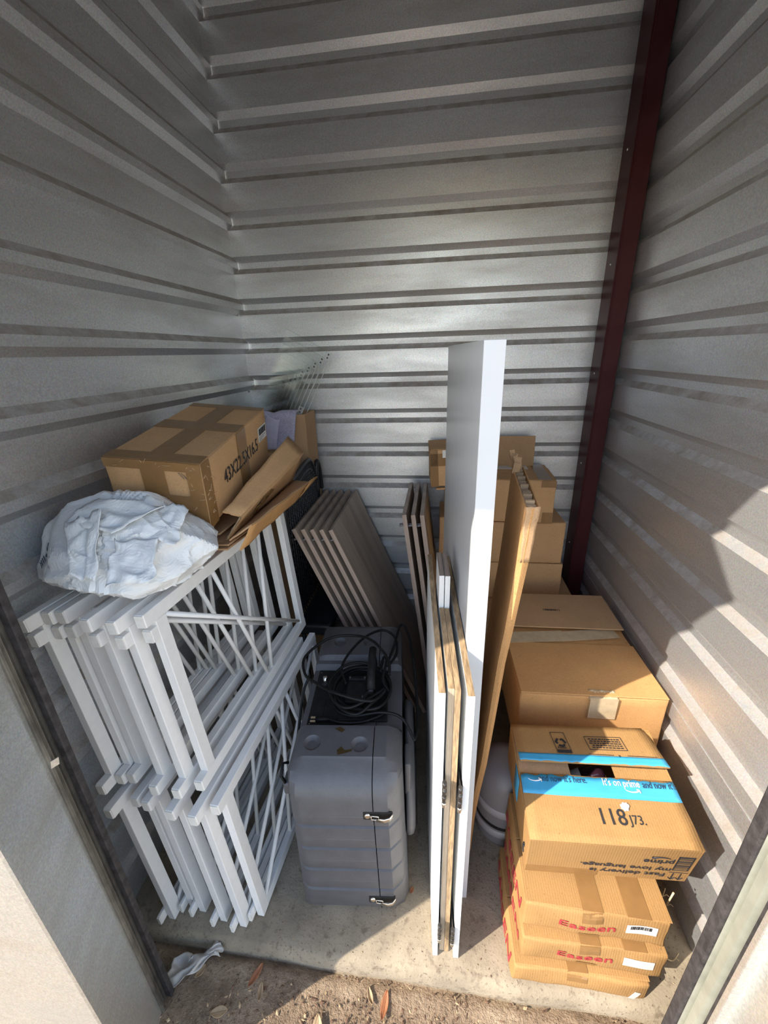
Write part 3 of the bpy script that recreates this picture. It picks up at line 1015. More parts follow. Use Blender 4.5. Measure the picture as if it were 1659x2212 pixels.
# ================================================================== BLACK WOVEN CHAIR
ch = thing('woven_chair', 'black woven resin chair behind the frames, partly hidden by the leaning boards', 'chair', (0.3065, -0.52, 0.0))
def bk(t, hgt):      # along the back: t 0 front .. 1 rear
    return V((0.0, 0.40 * t, hgt))
def top(t):
    return 1.0 + 0.045 * min(t, .8) / .8 - max(0, t - .80) ** 2 * 3.2
MB().tube(spline([bk(0, 0.45), bk(-.02, 0.80), bk(0.0, 0.97), bk(0.06, 1.008), bk(.36, top(.36)), bk(.72, top(.72)), bk(.88, 1.02), bk(.99, 0.93), bk(1.04, .80), bk(1.05, 0.45)], 8), 0.0085, 10).build('back_frame', 'wicker', ch)
MB().tube(spline([bk(0.04, 0.90), bk(0.06, 0.965), bk(.36, .985), bk(.70, 1.003), bk(.84, .985), bk(.92, .90)], 8), 0.005, 8).build('inner_frame', 'wicker', ch)
b = MB()
for k in range(34):
    t = (k + .7) / 34.4
    b.tube([bk(t, 0.46) + V((0.003 * (-1) ** k, 0, 0)), bk(t, (0.46 + top(t)) / 2) + V((0.003 * (-1) ** k, 0, 0)), bk(t, top(t) - 0.008)], 0.0038, 6)
b.build('woven_slats', 'wicker', ch)
b = MB()
for k in range(36):
    z = 0.48 + 0.0145 * k
    b.tube([bk(t / 20, z) + V((0.003 * (-1) ** (t + k) + .002, 0, 0)) for t in range(21)], 0.0026, 6)
b.build('woven_strands', 'wicker', ch)
MB().box((-0.004, -0.01, 0.40), (0.13, 0.42, 0.45)).bevel(0.01, 2).build('seat', 'wicker', ch)
for x, y in ((0.01, 0.01), (0.11, 0.01), (0.01, .40), (.11, .40)):
    MB().tube([(x, y, 0.0), (x, y, 0.41)], 0.010, 10).build('leg', 'wicker', ch)
MB().tube(spline([(0.004, .40, .87), (0.004, .405, .985), (0.004, .425, 1.008), (0.004, .45, .97), (0.004, .462, .87)], 8), 0.009, 10).build('arm', 'wicker', ch)

# ================================================================== FIVE LEANING BOARDS, THREE UPRIGHT BOARDS
def make_board(label, group, wid, hgt, th, pegs, face='oak'):
    t = thing('oak_board', label, 'board', group=group)
    MB().box((0, 0.0, 0), (th, wid, hgt)).bevel(0.0008, 1).build('board', 'oak', t)
    MB().box((-0.0004, -0.0008, 0.0), (th + 0.0004, 0.0, hgt)).build('front_edge_band', 'oakedge', t)
    for zz, n in pegs:
        for k in range(n):
            MB().tube([(-0.017, 0.012 + 0.014 * k, zz), (0.0, 0.012 + 0.014 * k, zz)], 0.004, 8).build('peg', 'jug', t)
    return t
pb = make_board('', 'grey oak boards leaning together left of centre', 0.47, 0.915, 0.0148, [(0.873, 2)])
names5 = ['leftmost', 'second from left', 'middle', 'fourth from left', 'rightmost, its broad face showing']
for i in range(5):
    o = pb if i == 0 else copy_tree(pb)
    bxp = 0.314 + 0.845 * 0.413 + 0.0352 * i
    o.matrix_world = TM((bxp, -0.50, 0.003), R3(0, 0, -22.4))
    o['label'] = 'grey oak laminate board of the five leaning left, %s' % names5[i]
pb = make_board('', 'grey oak boards standing upright against the back wall', 0.40, 0.90, 0.0150, [(0.855, 2)])
for i in range(3):
    o = pb if i == 0 else copy_tree(pb)
    o.matrix_world = TM((0.832 + 0.0325 * i, -0.450, 0.003), R3(0, 0, -7.1))
    o['label'] = 'grey oak board of the upright trio near the back wall, %s' % ('leftmost', 'middle', 'rightmost')[i]
    if i == 2:
        MB().box((0.0152, 0.05, 0.1), (0.0164, 0.32, 0.86)).build('veneer_face', 'oakwarm', o)

# ================================================================== HINGED BOARDS + WHITE SLAB
RY = R3(3.7)
def gpos(x, y=-1.257, z=0.0):
    """point of the board group, yawed about (0.86, -1.257)"""
    return V((0.86, -1.257, 0)) + RY @ V((x - 0.86, y + 1.257, 0)) + V((0, 0, z))
def edge_board(label, x, y, wid, hgt, th, frontm, topm, facem, name='board'):
    t = thing('painted_board', label, 'board', gpos(x, y, 0.002), RY)
    MB().box((0, 0.0012, 0), (th, wid, hgt - 0.001)).bevel(0.0006, 1).build('board', facem, t)
    MB().box((0, 0, 0), (th, 0.0012, hgt)).build('front_edge', frontm, t)
    MB().box((0, 0.0012, hgt - 0.001), (th, wid, hgt)).build('top_edge', topm, t)
    return t
def hinge(parent, x, z, dx):
    hg = MB().tube([(x, -0.005, z - 0.036), (x, -0.005, z + 0.036)], 0.0042, 12).build('hinge', 'hinge', parent)
    for k in range(4):
        MB().tube([(x, -0.005, z - 0.035 + 0.019 * k), (x, -0.005, z - 0.033 + 0.019 * k + 0.011)], 0.0046, 12).build('knuckle', 'chrome' if k == 0 else 'hinge', hg)
    MB().box((x - 0.0012, -0.004, z - 0.034), (x + 0.0012, 0.05, z + 0.034)).build('leaf', 'hinge', hg)
bA = edge_board('white painted board with tan top, leftmost of the hinged boards', 0.8565, -1.257, 0.545, 0.873, 0.0125, 'whitepaint', 'rawedge', 'whitepaint')
bB = edge_board('raw plywood-edged board, second from left of the hinged boards', 0.8745, -1.246, 0.255, 0.873, 0.0112, 'plyedge', 'rawedge', 'whitepaint')
bC = edge_board('tan particle-board-edged board, third from left of the hinged boards', 0.8865, -1.248, 0.255, 0.873, 0.0110, 'rawedge', 'rawedge', 'whitepaint')
bD = edge_board('white painted board with orange-tan top, rightmost of the hinged boards', 0.9090, -1.259, 0.545, 0.869, 0.0125, 'whitepaint', 'rawedge', 'whitepaint')
for zz in (0.615, 0.115):
    hinge(bA, 0.0152, zz, 1)
    hinge(bD, -0.0056, zz - 0.01, -1)
edge_board('white-ended short board rising behind the hinged boards, left one', 0.8735, -0.985, 0.12, 0.957, 0.0115, 'whitepaint', 'darkedge', 'whitepaint')
edge_board('white-ended short board rising behind the hinged boards, right one', 0.8870, -0.987, 0.12, 0.957, 0.0115, 'whitepaint', 'darkedge', 'whitepaint')

sl = thing('white_slab', 'tall thick white laminate table top standing on its end', 'table top', gpos(0.9235, -1.132, 0.0), RY)
MB().box((0, 0.0015, 0), (0.0345, 0.66, 1.463)).bevel(0.001, 2).build('slab', 'laminate', sl)
MB().box((0.0, 0, 0.0), (0.0345, 0.0015, 1.463)).bevel(0.0004, 1).build('edge_band', 'laminate', sl)

# flat tall carton leaning right of the slab
ft = thing('flat_carton', 'tall flat brown carton leaning right of the white slab', 'cardboard', (0.965, -1.095, 0.0))
O = V((0.965, -1.095, 0.0))
prof = [(0.0, 0.968, 0.010, -1.00), (0.18, 0.970, 0.010, -1.02), (0.30, 0.975, 0.010, -1.035), (0.436, 0.987, 0.011, -1.045), (0.63, 0.996, 0.012, -1.06),
        (0.794, 1.004, 0.013, -1.07), (0.896, 1.012, 0.014, -1.08), (0.991, 1.020, 0.017, -1.085), (1.176, 1.035, 0.025, -1.095)]
def side(dx):
    rows = []
    for z, xr, th, yf in prof:
        kx = 0.022 if z > .32 else 0.008
        rows.append([L(xr - th * dx + kx * s, yf + 0.285 * s, z) for s in (0, .33, .66, 1)])
    return rows
MB().sheet(side(1), 0.003, smooth=False).build('left_panel', 'kraft3', ft)
MB().sheet(side(0), 0.003, smooth=False).build('right_panel', 'kraft3', ft)
MB().sheet([[L(xr - th - .0008, yf - .0015, z), L(xr - th * .55, yf - .006, z), L(xr + .0008, yf - .0015, z)] for z, xr, th, yf in prof], 0.003, smooth=False).build('front_edge', 'kraft3', ft)
b = MB()
for k in range(14):
    y = -1.09 + 0.02 * k
    q = 0.022 * k / 14
    b.box((1.013 + q - .965, y + 1.095, 1.155), (1.030 + q - .965, y + 1.095 + .007, 1.176 + 0.004 * sin(k * 2.3)))
b.build('torn_flute', 'fluted', ft)
quad(ft, 'frayed_corner', 'kraft4', L(1.009, -1.1025, 1.178), L(1.009, -1.096, 1.06), L(1.036, -1.100, 1.178), L(1.027, -1.094, 1.06), 0.001)
b = MB()
for k in range(9):
    b.bar(L(1.030 + .004 * k % .02, -0.86 + .012 * k, 1.172), L(1.036 + .003 * (k % 4), -0.85 + .012 * k, 1.195 + .012 * sin(k * 1.7)), 0.016, 0.003)
b.build('torn_top', 'kraft4', ft)

# ================================================================== GREY CASE
cs = thing('equipment_case', 'grey moulded plastic machine case with latches and coiled cord on top', 'machine', (0.495, -1.212, 0.0), R3(5.2))
W = 0.298
prof = [(0.020, 0.0), (0.006, 0.03), (0.0, 0.06)]
z = 0.06
for k in range(4):
    z2 = 0.115 + 0.085 * k
    prof += [(0.001, z2 - 0.006), (0.012, z2 + 0.001), (0.002, z2 + 0.004), (0.0, z2 + 0.010), (-0.0008, z2 + 0.038), (0.0004, z2 + 0.0395)]
prof += [(0.0, 0.452), (0.006, 0.474), (0.020, 0.496), (0.040, 0.511), (0.064, 0.519), (0.070, 0.5235), (0.150, 0.5235), (0.162, 0.5215), (0.176, 0.488), (0.40, 0.488), (0.412, 0.505), (0.425, 0.508), (0.435, 0.5235), (0.575, 0.5235), (0.594, 0.515), (0.60, 0.49), (0.60, 0.0)]
SEAM = 0.222
def shellpart(x0, x1, c0, c1, name):
    """extrude the side outline across, with rounded/chamfered ends"""
    b = MB()
    xs = []
    if c0: xs += [(x0, 0.040), (x0 + 0.010, 0.016), (x0 + 0.026, 0.004), (x0 + .040, 0.0)]
    else: xs += [(x0, 0.0)]
    if c1: xs += [(x1 - c1, 0.0), (x1 - c1 + .006, 0.001), (x1 - .012, 0.024), (x1, 0.050)]
    else: xs += [(x1, 0.0)]
    rows = []
    for x, ins in xs:
        r = []
        for y, zz in prof:
            yy = min(max(y, ins + y * 0.4 if y < 0.05 else y), 0.60 - ins * 0.4)
            zc = min(zz, 0.5235 - ins * 0.55) if zz > 0.3 else zz
            taper = (x - W / 2) * (1 - 0.055 * (zz / .5)) + W / 2 - 0.004 * (zz / .5)
            r.append(b.bm.verts.new((taper, yy, zc)))
        rows.append(r)
    for A, B in zip(rows, rows[1:]):
        for j in range(len(prof)):
            k = (j + 1) % len(prof)
            f = b.bm.faces.new((A[j], A[k], B[k], B[j]))
            f.smooth = True
    b.bm.faces.new(rows[0]); b.bm.faces.new(list(reversed(rows[-1])))
    o = b.build(name, 'plastic', cs)
    return o
s1 = shellpart(0.0, SEAM - 0.0012, 1, 0, 'main_shell')
s2 = shellpart(SEAM + 0.0012, W, 0, 0.045, 'side_lid')
for o in (s1, s2):
    for p_ in o.data.polygons: p_.use_smooth = True
    o.data.set_sharp_from_angle(angle=rad(28))
MB().box((SEAM - 0.0012, 0.012, 0.01), (SEAM + 0.0012, 0.595, 0.48)).build('seam_gasket', 'plasticdark', cs)
def carve(o, cutters):
    """hollow shallow dishes into a mesh"""
    for cb in cutters:
        c = cb.build('cutter', 'plastic', cs)
        md = o.modifiers.new('cut', 'BOOLEAN')
        md.object = c
        md.operation = 'DIFFERENCE'
        md.solver = 'EXACT'
        me = bpy.data.meshes.new_from_object(o.evaluated_get(bpy.context.evaluated_depsgraph_get()))
        o.modifiers.clear()
        if len(me.polygons) > 20:
            o.data = me
        bpy.data.objects.remove(c)
carve(s1, [MB().lathe([(0, -0.0085), (0.013, -0.0085), (0.017, -0.0065), (0.0225, 0.0), (0.024, 0.004), (0, 0.004)], 36, (x, y, 0.5235)) for x, y in ((0.055, 0.108), (0.178, 0.104), (0.075, 0.50), (0.178, 0.50))])
for p_ in s1.data.polygons: p_.use_smooth = True
s1.data.set_sharp_from_angle(angle=rad(24))
# recessed control panel
cp = MB().box((0.020, 0.185, 0.4885), (0.150, 0.398, 0.4915)).bevel(0.001, 1).build('control_panel', 'plasticdark', cs)
MB().box((0.105, 0.20, 0.4885), (0.245, 0.392, 0.497)).bevel(0.003, 2).build('cord_tray', 'plasticdark', cs)
MB().lathe([(0.014, 0.4915), (0.013, 0.500), (0.0, 0.5005)], 20, (0.048, 0.345, 0)).build('knob_skirt', 'plasticdark', cs)
MB().lathe([(0.0075, 0.5005), (0.0065, 0.514), (0.0, 0.5145)], 16, (0.048, 0.345, 0)).build('knob', 'chrome', cs)
MB().box((0.024, 0.21, 0.4915), (0.06, 0.27, 0.493)).bevel(0.0005, 1).build('name_plate', 'plasticdark', cs)
for x, y in ((0.027, 0.388), (0.027, 0.192), (0.11, 0.39)):
    MB().lathe([(0.0025, 0.4915), (0.002, 0.493), (0, 0.493)], 8, (x, y, 0)).build('panel_screw', 'hinge', cs)
# handle bracket in the middle
hb = MB().box((0.120, 0.250, 0.497), (0.180, 0.345, 0.512)).bevel(0.003, 2).build('handle_bracket', 'plasticdark', cs)
MB().box((0.122, 0.330, 0.512), (0.178, 0.344, 0.520)).bevel(0.002, 1).build('clamp_plate', 'plasticdark', hb)
for x, y in ((0.127, 0.337), (0.173, 0.337), (0.127, 0.262), (0.172, 0.262)):
    MB().lathe([(0.0038, 0.519), (0.0035, 0.5225), (0.0018, 0.5225), (0.0015, 0.5205), (0, 0.5205)], 12, (x, y, 0)).build('bolt', 'hinge', hb)
b = MB()
b.tube([(0.196, 0.400, 0.575), (0.196, 0.36, 0.578), (0.196, 0.300, 0.560), (0.197, 0.265, 0.540)], lambda t: 0.0115 + 0.0012 * t, 14)
b.bar((0.196, 0.402, 0.578), (0.200, 0.410, 0.500), 0.010, 0.010)
b.bar((0.196, 0.27, 0.54), (0.165, 0.25, 0.505), 0.010, 0.008)
b.build('handle', 'plasticdark', cs)
MB().lathe([(0.0085, 0), (0.0085, -0.004), (0.0, -0.004)], 14, (0.197, 0.263, 0.5395), 'Y').build('handle_socket', 'ink', cs)
b = MB()
for k in range(3):
    b.bar((0.150 + .014 * k, 0.24, 0.500), (0.164 + .014 * k, 0.262, 0.510), 0.003, 0.004)
    b.bar((0.164 + .014 * k, 0.24, 0.500), (0.150 + .014 * k, 0.262, 0.510), 0.003, 0.004)
b.build('lattice_rib', 'plasticdark', cs)
# latches at the front
for zz in (0.415, 0.075):
    la = MB().box((SEAM - 0.032, -0.0015, zz - 0.014), (SEAM + 0.040, 0.004, zz + 0.014)).bevel(0.003, 2).build('latch', 'plasticdark', cs)
    MB().lathe([(0.0075, 0.0), (0.0075, -0.003), (0.005, -0.004), (0, -0.0042)], 14, (SEAM - 0.021, -0.0015, zz + 0.003), 'Y').build('catch_plate', 'chrome', la)
    MB().tube([(SEAM - 0.015, -0.005, zz + .007), (SEAM + 0.006, -0.007, zz + .007), (SEAM + 0.006, -0.007, zz - .005), (SEAM - 0.012, -0.005, zz - .006), (SEAM - .012, -.005, zz + .006)], 0.0014, 6).build('bail', 'chrome', la)
    MB().sheet([[(SEAM + 0.0, -0.008, zz - .010), (SEAM + 0.0, -0.008, zz + .002)], [(SEAM + .02, -0.012, zz - .006), (SEAM + .02, -0.012, zz + .006)], [(SEAM + .032, -0.011, zz - .002), (SEAM + .032, -0.011, zz + .010)], [(SEAM + .040, -0.003, zz - .004), (SEAM + .040, -0.003, zz + .012)]], 0.0015).build('lever', 'chrome', la)
# handle lugs and round wheel on the right
MB().box((-0.020, 0.06, 0.395), (0.004, 0.10, 0.435)).bevel(0.006, 3).build('side_lug', 'plastic', cs)
MB().box((W - 0.006, 0.085, 0.36), (W + 0.010, 0.15, 0.475)).bevel(0.006, 3).build('side_lug', 'plastic', cs)
wh = MB().lathe([(0.0, 0.020), (0.09, 0.020), (0.155, 0.018), (0.170, 0.012), (0.174, 0.004), (0.174, -0.004), (0.165, -0.008), (0.0, -0.008)], 48, (W + 0.004, 0.235, 0.29), 'X').build('wheel', 'plastic', cs)
MB().lathe([(0.158, 0.0215), (0.150, 0.0215), (0.150, 0.018), (0.158, 0.018)], 48, (W + 0.004, 0.235, 0.29), 'X').build('rim_ring', 'plasticdark', wh)
MB().tube([(-0.012, 0.10, 0.46), (-0.022, 0.09, 0.47), (-0.024, 0.07, 0.45), (-0.012, 0.065, 0.43)], 0.004, 8).build('loop', 'cord', cs)
for pts in (((0.108, 0.150), (0.122, 0.155), (0.136, 0.146), (0.128, 0.138), (0.114, 0.146)), ((0.122, 0.086), (0.132, 0.097), (0.142, 0.086), (0.160, 0.090), (0.160, 0.084), (0.142, 0.078), (0.126, 0.074))):
    n = len(pts)
    MB().poly([(x, y, 0.5239) for x, y in pts] + [(x, y, 0.5243) for x, y in pts], [tuple(range(n, 2 * n)), tuple(range(n - 1, -1, -1))] + [(i, (i + 1) % n, n + (i + 1) % n, n + i) for i in range(n)]).build('residue_spot', 'gum', cs)

# the cord coiled on the case
co = thing('power_cord', 'long black power cord coiled on top of the grey case', 'cord', (0.495, -1.212, 0.0), R3(5.2))
rnd = random.Random(5)
path = [(0.082, 0.200, 0.5012), (0.120, 0.186, 0.504), (0.180, 0.188, 0.506), (0.235, 0.215, 0.507)]
for k in range(5):
    r0 = 0.082 + 0.006 * rnd.uniform(-1, 1)
    cx, cy = 0.160 + rnd.uniform(-.012, .012), 0.290 + rnd.uniform(-.012, .012)
    for i in range(8):
        a = -0.9 + 2 * pi * i / 8
        path.append((cx + r0 * cos(a), cy + r0 * 1.08 * sin(a), 0.510 + 0.007 * k + 0.004 * sin(a * 2 + k)))
path += [(0.235, 0.26, 0.548), (0.20, 0.215, 0.552), (0.10, 0.235, 0.560), (0.030, 0.290, 0.545), (-0.010, 0.330, 0.540), (-0.018, 0.385, 0.560), (0.05, 0.455, 0.575), (0.14, 0.46, 0.580), (0.20, 0.41, 0.595), (0.245, 0.35, 0.580), (0.25, 0.30, 0.565)]
MB().tube(spline(path, 6), 0.0044, 8).build('cable', 'cord', co)
path = [(0.12, 0.30, 0.530), (0.10, 0.37, 0.540), (0.15, 0.46, 0.560), (0.215, 0.52, 0.556), (0.262, 0.50, 0.545), (0.27, 0.43, 0.535), (0.24, 0.37, 0.535), (0.262, 0.45, 0.548), (0.285, 0.54, 0.565), (0.312, 0.50, 0.545), (0.328, 0.36, 0.50), (0.330, 0.22, 0.46), (0.318, 0.15, 0.486)]
MB().tube(spline(path, 7), 0.0042, 8).build('cable', 'cord', co)
path = [(0.318, 0.15, 0.486), (0.285, 0.192, 0.516), (0.23, 0.205, 0.522), (0.15, 0.20, 0.514), (0.10, 0.225, 0.510), (0.085, 0.28, 0.509)]
MB().tube(spline(path, 7), 0.0042, 8).build('cable', 'cord', co)
path = [(0.222, 0.33, 0.548), (0.230, 0.38, 0.560), (0.240, 0.36, 0.562), (0.23, 0.30, 0.545), (0.25, 0.265, 0.53), (0.235, 0.24, 0.52)]
MB().tube(spline(path, 7), 0.0040, 8).build('cable', 'cord', co)
path = [(0.005, 0.33, 0.535), (-0.012, 0.30, 0.50), (-0.020, 0.26, 0.44), (-0.022, 0.20, 0.38), (-0.020, 0.14, 0.36)]
MB().tube(spline(path, 7), 0.0040, 8).build('cable', 'cord', co)
pg = MB().tube([(0.045, 0.199, 0.5008), (0.060, 0.199, 0.5008), (0.084, 0.200, 0.5008)], lambda t: 0.0085 - 0.003 * t, 12).build('plug', 'cord', co)
for k in range(2):
    MB().box((0.030, 0.190 + 0.012 * k, 0.4995), (0.046, 0.1965 + 0.012 * k, 0.501)).build('plug_blade', 'brass', pg)

# ================================================================== RIGHT HAND BOXES
def easeen(o, R, w, d, h, seed, label, word=True, lab=True):
    t = thing('cardboard_box', label, 'box', o, R, 'crushed flat cartons stacked at the front right')
    bd = carton_body(w, d, h, seed, 0.009, 11, 0.005, 'kraft2', t, bulge=0.005)
    flaps(t, w, d, h + 0.001, 'kraft2', 0.003, 0.0025, 'x', 0.52)
    F = -Y_
    drape(patch(t, 'tape', 'tape', (w * 0.40, -0.004, h - 0.028), X_, Z_, 0.045, 0.026, 0.0007), bd, F)
    patch(t, 'tape', 'tape', (w * 0.40, 0.0, h + 0.0037), X_, Y_, 0.045, d, 0.0006)
    if word:
        patch(t, 'tape', 'tape', (w * 0.70, 0.0, h + 0.0037), X_, Y_, 0.05, d, 0.0006)
        drape(text(t, 'Easeen', 0.031, (w * 0.245, -0.0056, h * 0.40), X_, Z_, 'red', fit=0.123, bold=0.0001), bd, F)
        drape(patch(t, 'tape', 'tape', (w * 0.40, -0.004, 0.004), X_, Z_, 0.045, 0.012, 0.0007), bd, F)
    else:
        drape(patch(t, 'paper_tear', 'label', (w * 0.86, -0.0045, h * 0.12), X_ + Z_ * -.35, Z_ + X_ * .3, 0.014, h * 0.5, 0.0008), bd, F)
    if lab:
        drape(patch(t, 'sticker', 'label', (w * 0.715, -0.0045, h * 0.40), X_, Z_, 0.065, h * 0.30, 0.0008), bd, F)
        if word == 2:
            drape(bars(t, (w * 0.74, -0.0049, h * 0.56), X_, Z_, 0.045, h * 0.12, 9), bd, F, 0.0026)
    drape(text(t, 'EASEEN', 0.052, (-0.0052, d * 0.93, 0.014), -Y_, Z_, 'red', bold=0.0002, fit=d * 0.82), bd, -X_)
    return t
easeen((1.052, -1.277, 0.002), R3(0.8), 0.308, 0.252, 0.066, 11, 'lowest crushed brown carton of the front right stack, on the concrete', word=False, lab=False)
easeen((1.066, -1.264, 0.076), R3(0.6, 0.5, 0.6), 0.318, 0.25, 0.086, 12, 'second carton of the front right stack, red print, plain white sticker', word=True)
easeen((1.062, -1.245, 0.171), R3(-0.6, 0.5, 0.6), 0.318, 0.25, 0.090, 13, 'third carton of the front right stack, red print and a barcode sticker', word=2)

# open carton with blue tape
am = thing('open_carton', 'open carton with torn blue tape and 118 J73, on top of the front right stack', 'box', (1.073, -1.190, 0.279), R3(1.27, 10.26, -3.5))
w, d, h = 0.353, 0.262, 0.160
for nm, lo, hi in (('front_panel', (0, 0, 0), (w, .004, h)), ('back_panel', (0, d - .004, 0), (w, d, h)), ('side_panel', (0, .004, 0), (.004, d - .004, h)), ('side_panel', (w - .004, .004, 0), (w, d - .004, h)), ('bottom_panel', (.004, .004, 0), (w - .004, d - .004, .004))):
    MB().box(lo, hi).bevel(0.0015, 2).build(nm, 'kraft2', am)
ff = bilin((0.0, 0.0, h + .002), (w, 0.0, h + .002), (0.004, 0.139, h + .004), (w - .004, 0.134, h + .003), 14, 8, lambda a, c: (0, 0, 0.003 * noise.noise(V((a * 5, c * 4, 1))) + .002 * sin(pi * c)))
MB().sheet(ff, 0.0035).build('front_flap', 'kraft2', am)
MB().box((0.004, 0.004, h - 0.006), (0.125, d - .004, h - 0.002)).build('side_flap', 'kraft4', am)
MB().box((w - 0.125, 0.004, h - 0.006), (w - .004, d - .004, h - 0.002)).build('side_flap', 'kraft2', am)
bf = bilin((0.006, 0.158, h + .024), (w - .004, 0.153, h + .026), (0.0, d, h + .004), (w - .02, d, h + .004), 14, 8, lambda a, c: (0, 0, 0.002 * noise.noise(V((a * 5, c * 4, 8))) + .003 * sin(pi * c)))
MB().sheet(bf, 0.0035).build('back_flap', 'kraft2', am)
def onflap(G, a, c, up=0.0025):
    n, m_ = len(G) - 1, len(G[0]) - 1
    x, y = a * n, c * m_
    i, j = min(int(x), n - 1), min(int(y), m_ - 1)
    p = lerp(lerp(G[i][j], G[i + 1][j], x - i), lerp(G[i][j + 1], G[i + 1][j + 1], x - i), y - j)
    return p + V((0, 0, up))
def strip(G, c0, c1, mt, name, up, jag0=0, jag1=0, n=28, a0=0.0, a1=1.0, seed=1):
    rnd = random.Random(seed)
    g_ = []
    for i in range(n + 1):
        a = a0 + (a1 - a0) * i / n
        j0, j1 = rnd.uniform(0, jag0), rnd.uniform(0, jag1)
        g_.append([onflap(G, a, c0 + j0 + (c1 - c0 - j0 - j1) * k / 4, up) for k in range(5)])
    return MB().sheet(g_, 0.0005).build(name, mt, am)
strip(ff, 0.66, 1.0, 'bluetape', 'blue_tape', 0.0025, 0, 0.05)
strip(bf, 0.0, 0.20, 'bluetape', 'blue_tape', 0.0025, 0.03, 0)
b = MB()
for k in range(12):
    b.box((0, 0.03 + 0.0, 0), (0, 0, 0)) if False else None
MB().sheet([[(-0.0015, 0.12 + .008 * noise.noise(V((k, 0, 0))), h - 0.006 * k), (-0.0015, 0.165 + 0.010 * noise.noise(V((k, 4, 0))), h - .004 - 0.006 * k)] for k in range(18)], 0.0008).build('blue_tape', 'bluetape', am)
u_ = V((1, -0.004, 0)).normalized()
zf = h + 0.0085
fy = lambda c: 0.139 * c
text(am, "and now it's here.", 0.021, (0.046, fy(.86), zf), X_, Y_, 'navy', fit=0.108)
text(am, "It's on", 0.022, (0.190, fy(.84), zf), X_, Y_, 'white', fit=0.039)
text(am, "prime", 0.022, (0.235, fy(.83), zf), X_, Y_, 'white', fit=0.036, bold=0.0002)
text(am, "and now it's", 0.022, (0.277, fy(.825), zf), X_, Y_, 'navy', fit=0.072)
def smile(o, u, v, r, mt, par):
    u, v = V(u), V(v)
    n_ = u.cross(v)
    pts = [V(o) + u * r * sin(a) - v * r * 0.55 * cos(a) + n_ * 0.001 for a in [-1.0 + 2.0 * i / 14 for i in range(15)]]
    b = MB().tube(pts, lambda t: 0.0006 + 0.0014 * t, 6)
    b.bar(pts[-1], pts[-1] - u * .006 + v * .0015, 0.002, 0.001)
    b.bar(pts[-1], pts[-1] - v * .006, 0.002, 0.001)
    return b.build('smile_arrow', mt, par)
smile((0.252, fy(.82), zf), X_, Y_, 0.018, 'white', am)
smile((0.035, fy(.93), zf), X_, Y_, 0.018, 'white', am)
text(am, '118', 0.046, (0.155, fy(.26), zf), X_, Y_, 'ink', fit=0.053)
text(am, 'J73.', 0.026, (0.222, fy(.28), zf), X_, Y_, 'ink', fit=0.034)
# print on the front, upside down
zf_ = -0.0006
text(am, 'Fast delivery is', 0.024, (w - 0.050, zf_, 0.041), -X_, -Z_, 'ink', fit=0.160, bold=0.0003)
text(am, 'my love language.', 0.024, (w - 0.044, zf_, 0.069), -X_, -Z_, 'ink', fit=0.190, bold=0.0003)
text(am, 'prime', 0.028, (w - 0.034 - .012, zf_, 0.108), -X_, -Z_, 'ink', fit=0.061, bold=0.0004)
smile((w - 0.076, -0.001, 0.112), -X_, -Z_, 0.022, 'ink', am)
b = MB()
fx0, fx1, fz0, fz1 = w - 0.042, w - 0.010, 0.060, 0.130
for lo, hi in (((fx0, fz0), (fx1, fz0 + .002)), ((fx0, fz1 - .002), (fx1, fz1)), ((fx0, fz0), (fx0 + .002, fz1)), ((fx1 - .002, fz0), (fx1, fz1))):
    b.box((lo[0], -0.0012, lo[1]), (hi[0], -0.0006, hi[1]))
for k in range(9):
    b.box((fx0, -0.0012, fz0 + .008 + .0068 * k), (fx1, -0.0006, fz0 + .0095 + .0068 * k + .0012 * (k % 3)))
b.build('bar_panel', 'ink', am)
b = MB()
for k in range(2):
    x = w - 0.036 + 0.016 * k
    b.box((x, -0.0012, 0.016), (x + .0022, -0.0006, 0.044))
    b.bar((x + .001, -0.0009, 0.012), (x - .006, -0.0009, 0.022), 0.0022, 0.0006)
    b.bar((x + .001, -0.0009, 0.012), (x + .008, -0.0009, 0.022), 0.0022, 0.0006)
b.box((w - 0.045, -0.0012, 0.048), (w - 0.006, -0.0006, 0.0498))
b.build('up_arrows', 'ink', am)
patch(am, 'tape', 'tape', (0.0, -0.0004, 0.0), X_, Z_, 0.16, 0.030, 0.0006)
b = MB()
for r in (0.018, 0.026):
    b.tube([(-0.0008, 0.02 + r * sin(a) * .5, 0.05 + r * cos(a)) for a in [0.3 + 2.4 * i / 12 for i in range(13)]], 0.0018, 6)
b.build('swoosh_print', 'ink', am)
# print on the back flap
def bfp(a, c): return onflap(bf, a, c, 0.0035)
slope = (bfp(.5, 1) - bfp(.5, 0)).normalized()
b = MB()
ctr = bfp(0.335, 0.50)
nn = X_.cross(slope)
for k in range(3):
    a0 = pi / 2 + 2 * pi * k / 3
    A = ctr + (X_ * cos(a0 + .35) + slope * sin(a0 + .35)) * .012
    B = ctr + (X_ * cos(a0 + 1.55) + slope * sin(a0 + 1.55)) * .012
    b.bar(A, B, 0.0052, 0.0006, up=nn)
    b.bar(B, B + (B - A).cross(nn).normalized() * -.006, 0.0045, 0.0006, up=nn)
b.build('recycling_mark', 'ink', am)
b = MB()
def frame2(c, hw, hh, t):
    for s in (-1, 1):
        b.bar(c - X_ * hw + slope * hh * s, c + X_ * hw + slope * hh * s, t, 0.0006, up=nn)
        b.bar(c + X_ * hw * s - slope * hh, c + X_ * hw * s + slope * hh, t, 0.0006, up=nn)
frame2(bfp(.335, .5), 0.017, 0.030, 0.0012)
b.bar(bfp(.335, .5) - X_ * .016 - slope * .0255, bfp(.335, .5) + X_ * .016 - slope * .0255, 0.008, 0.0006, up=nn)
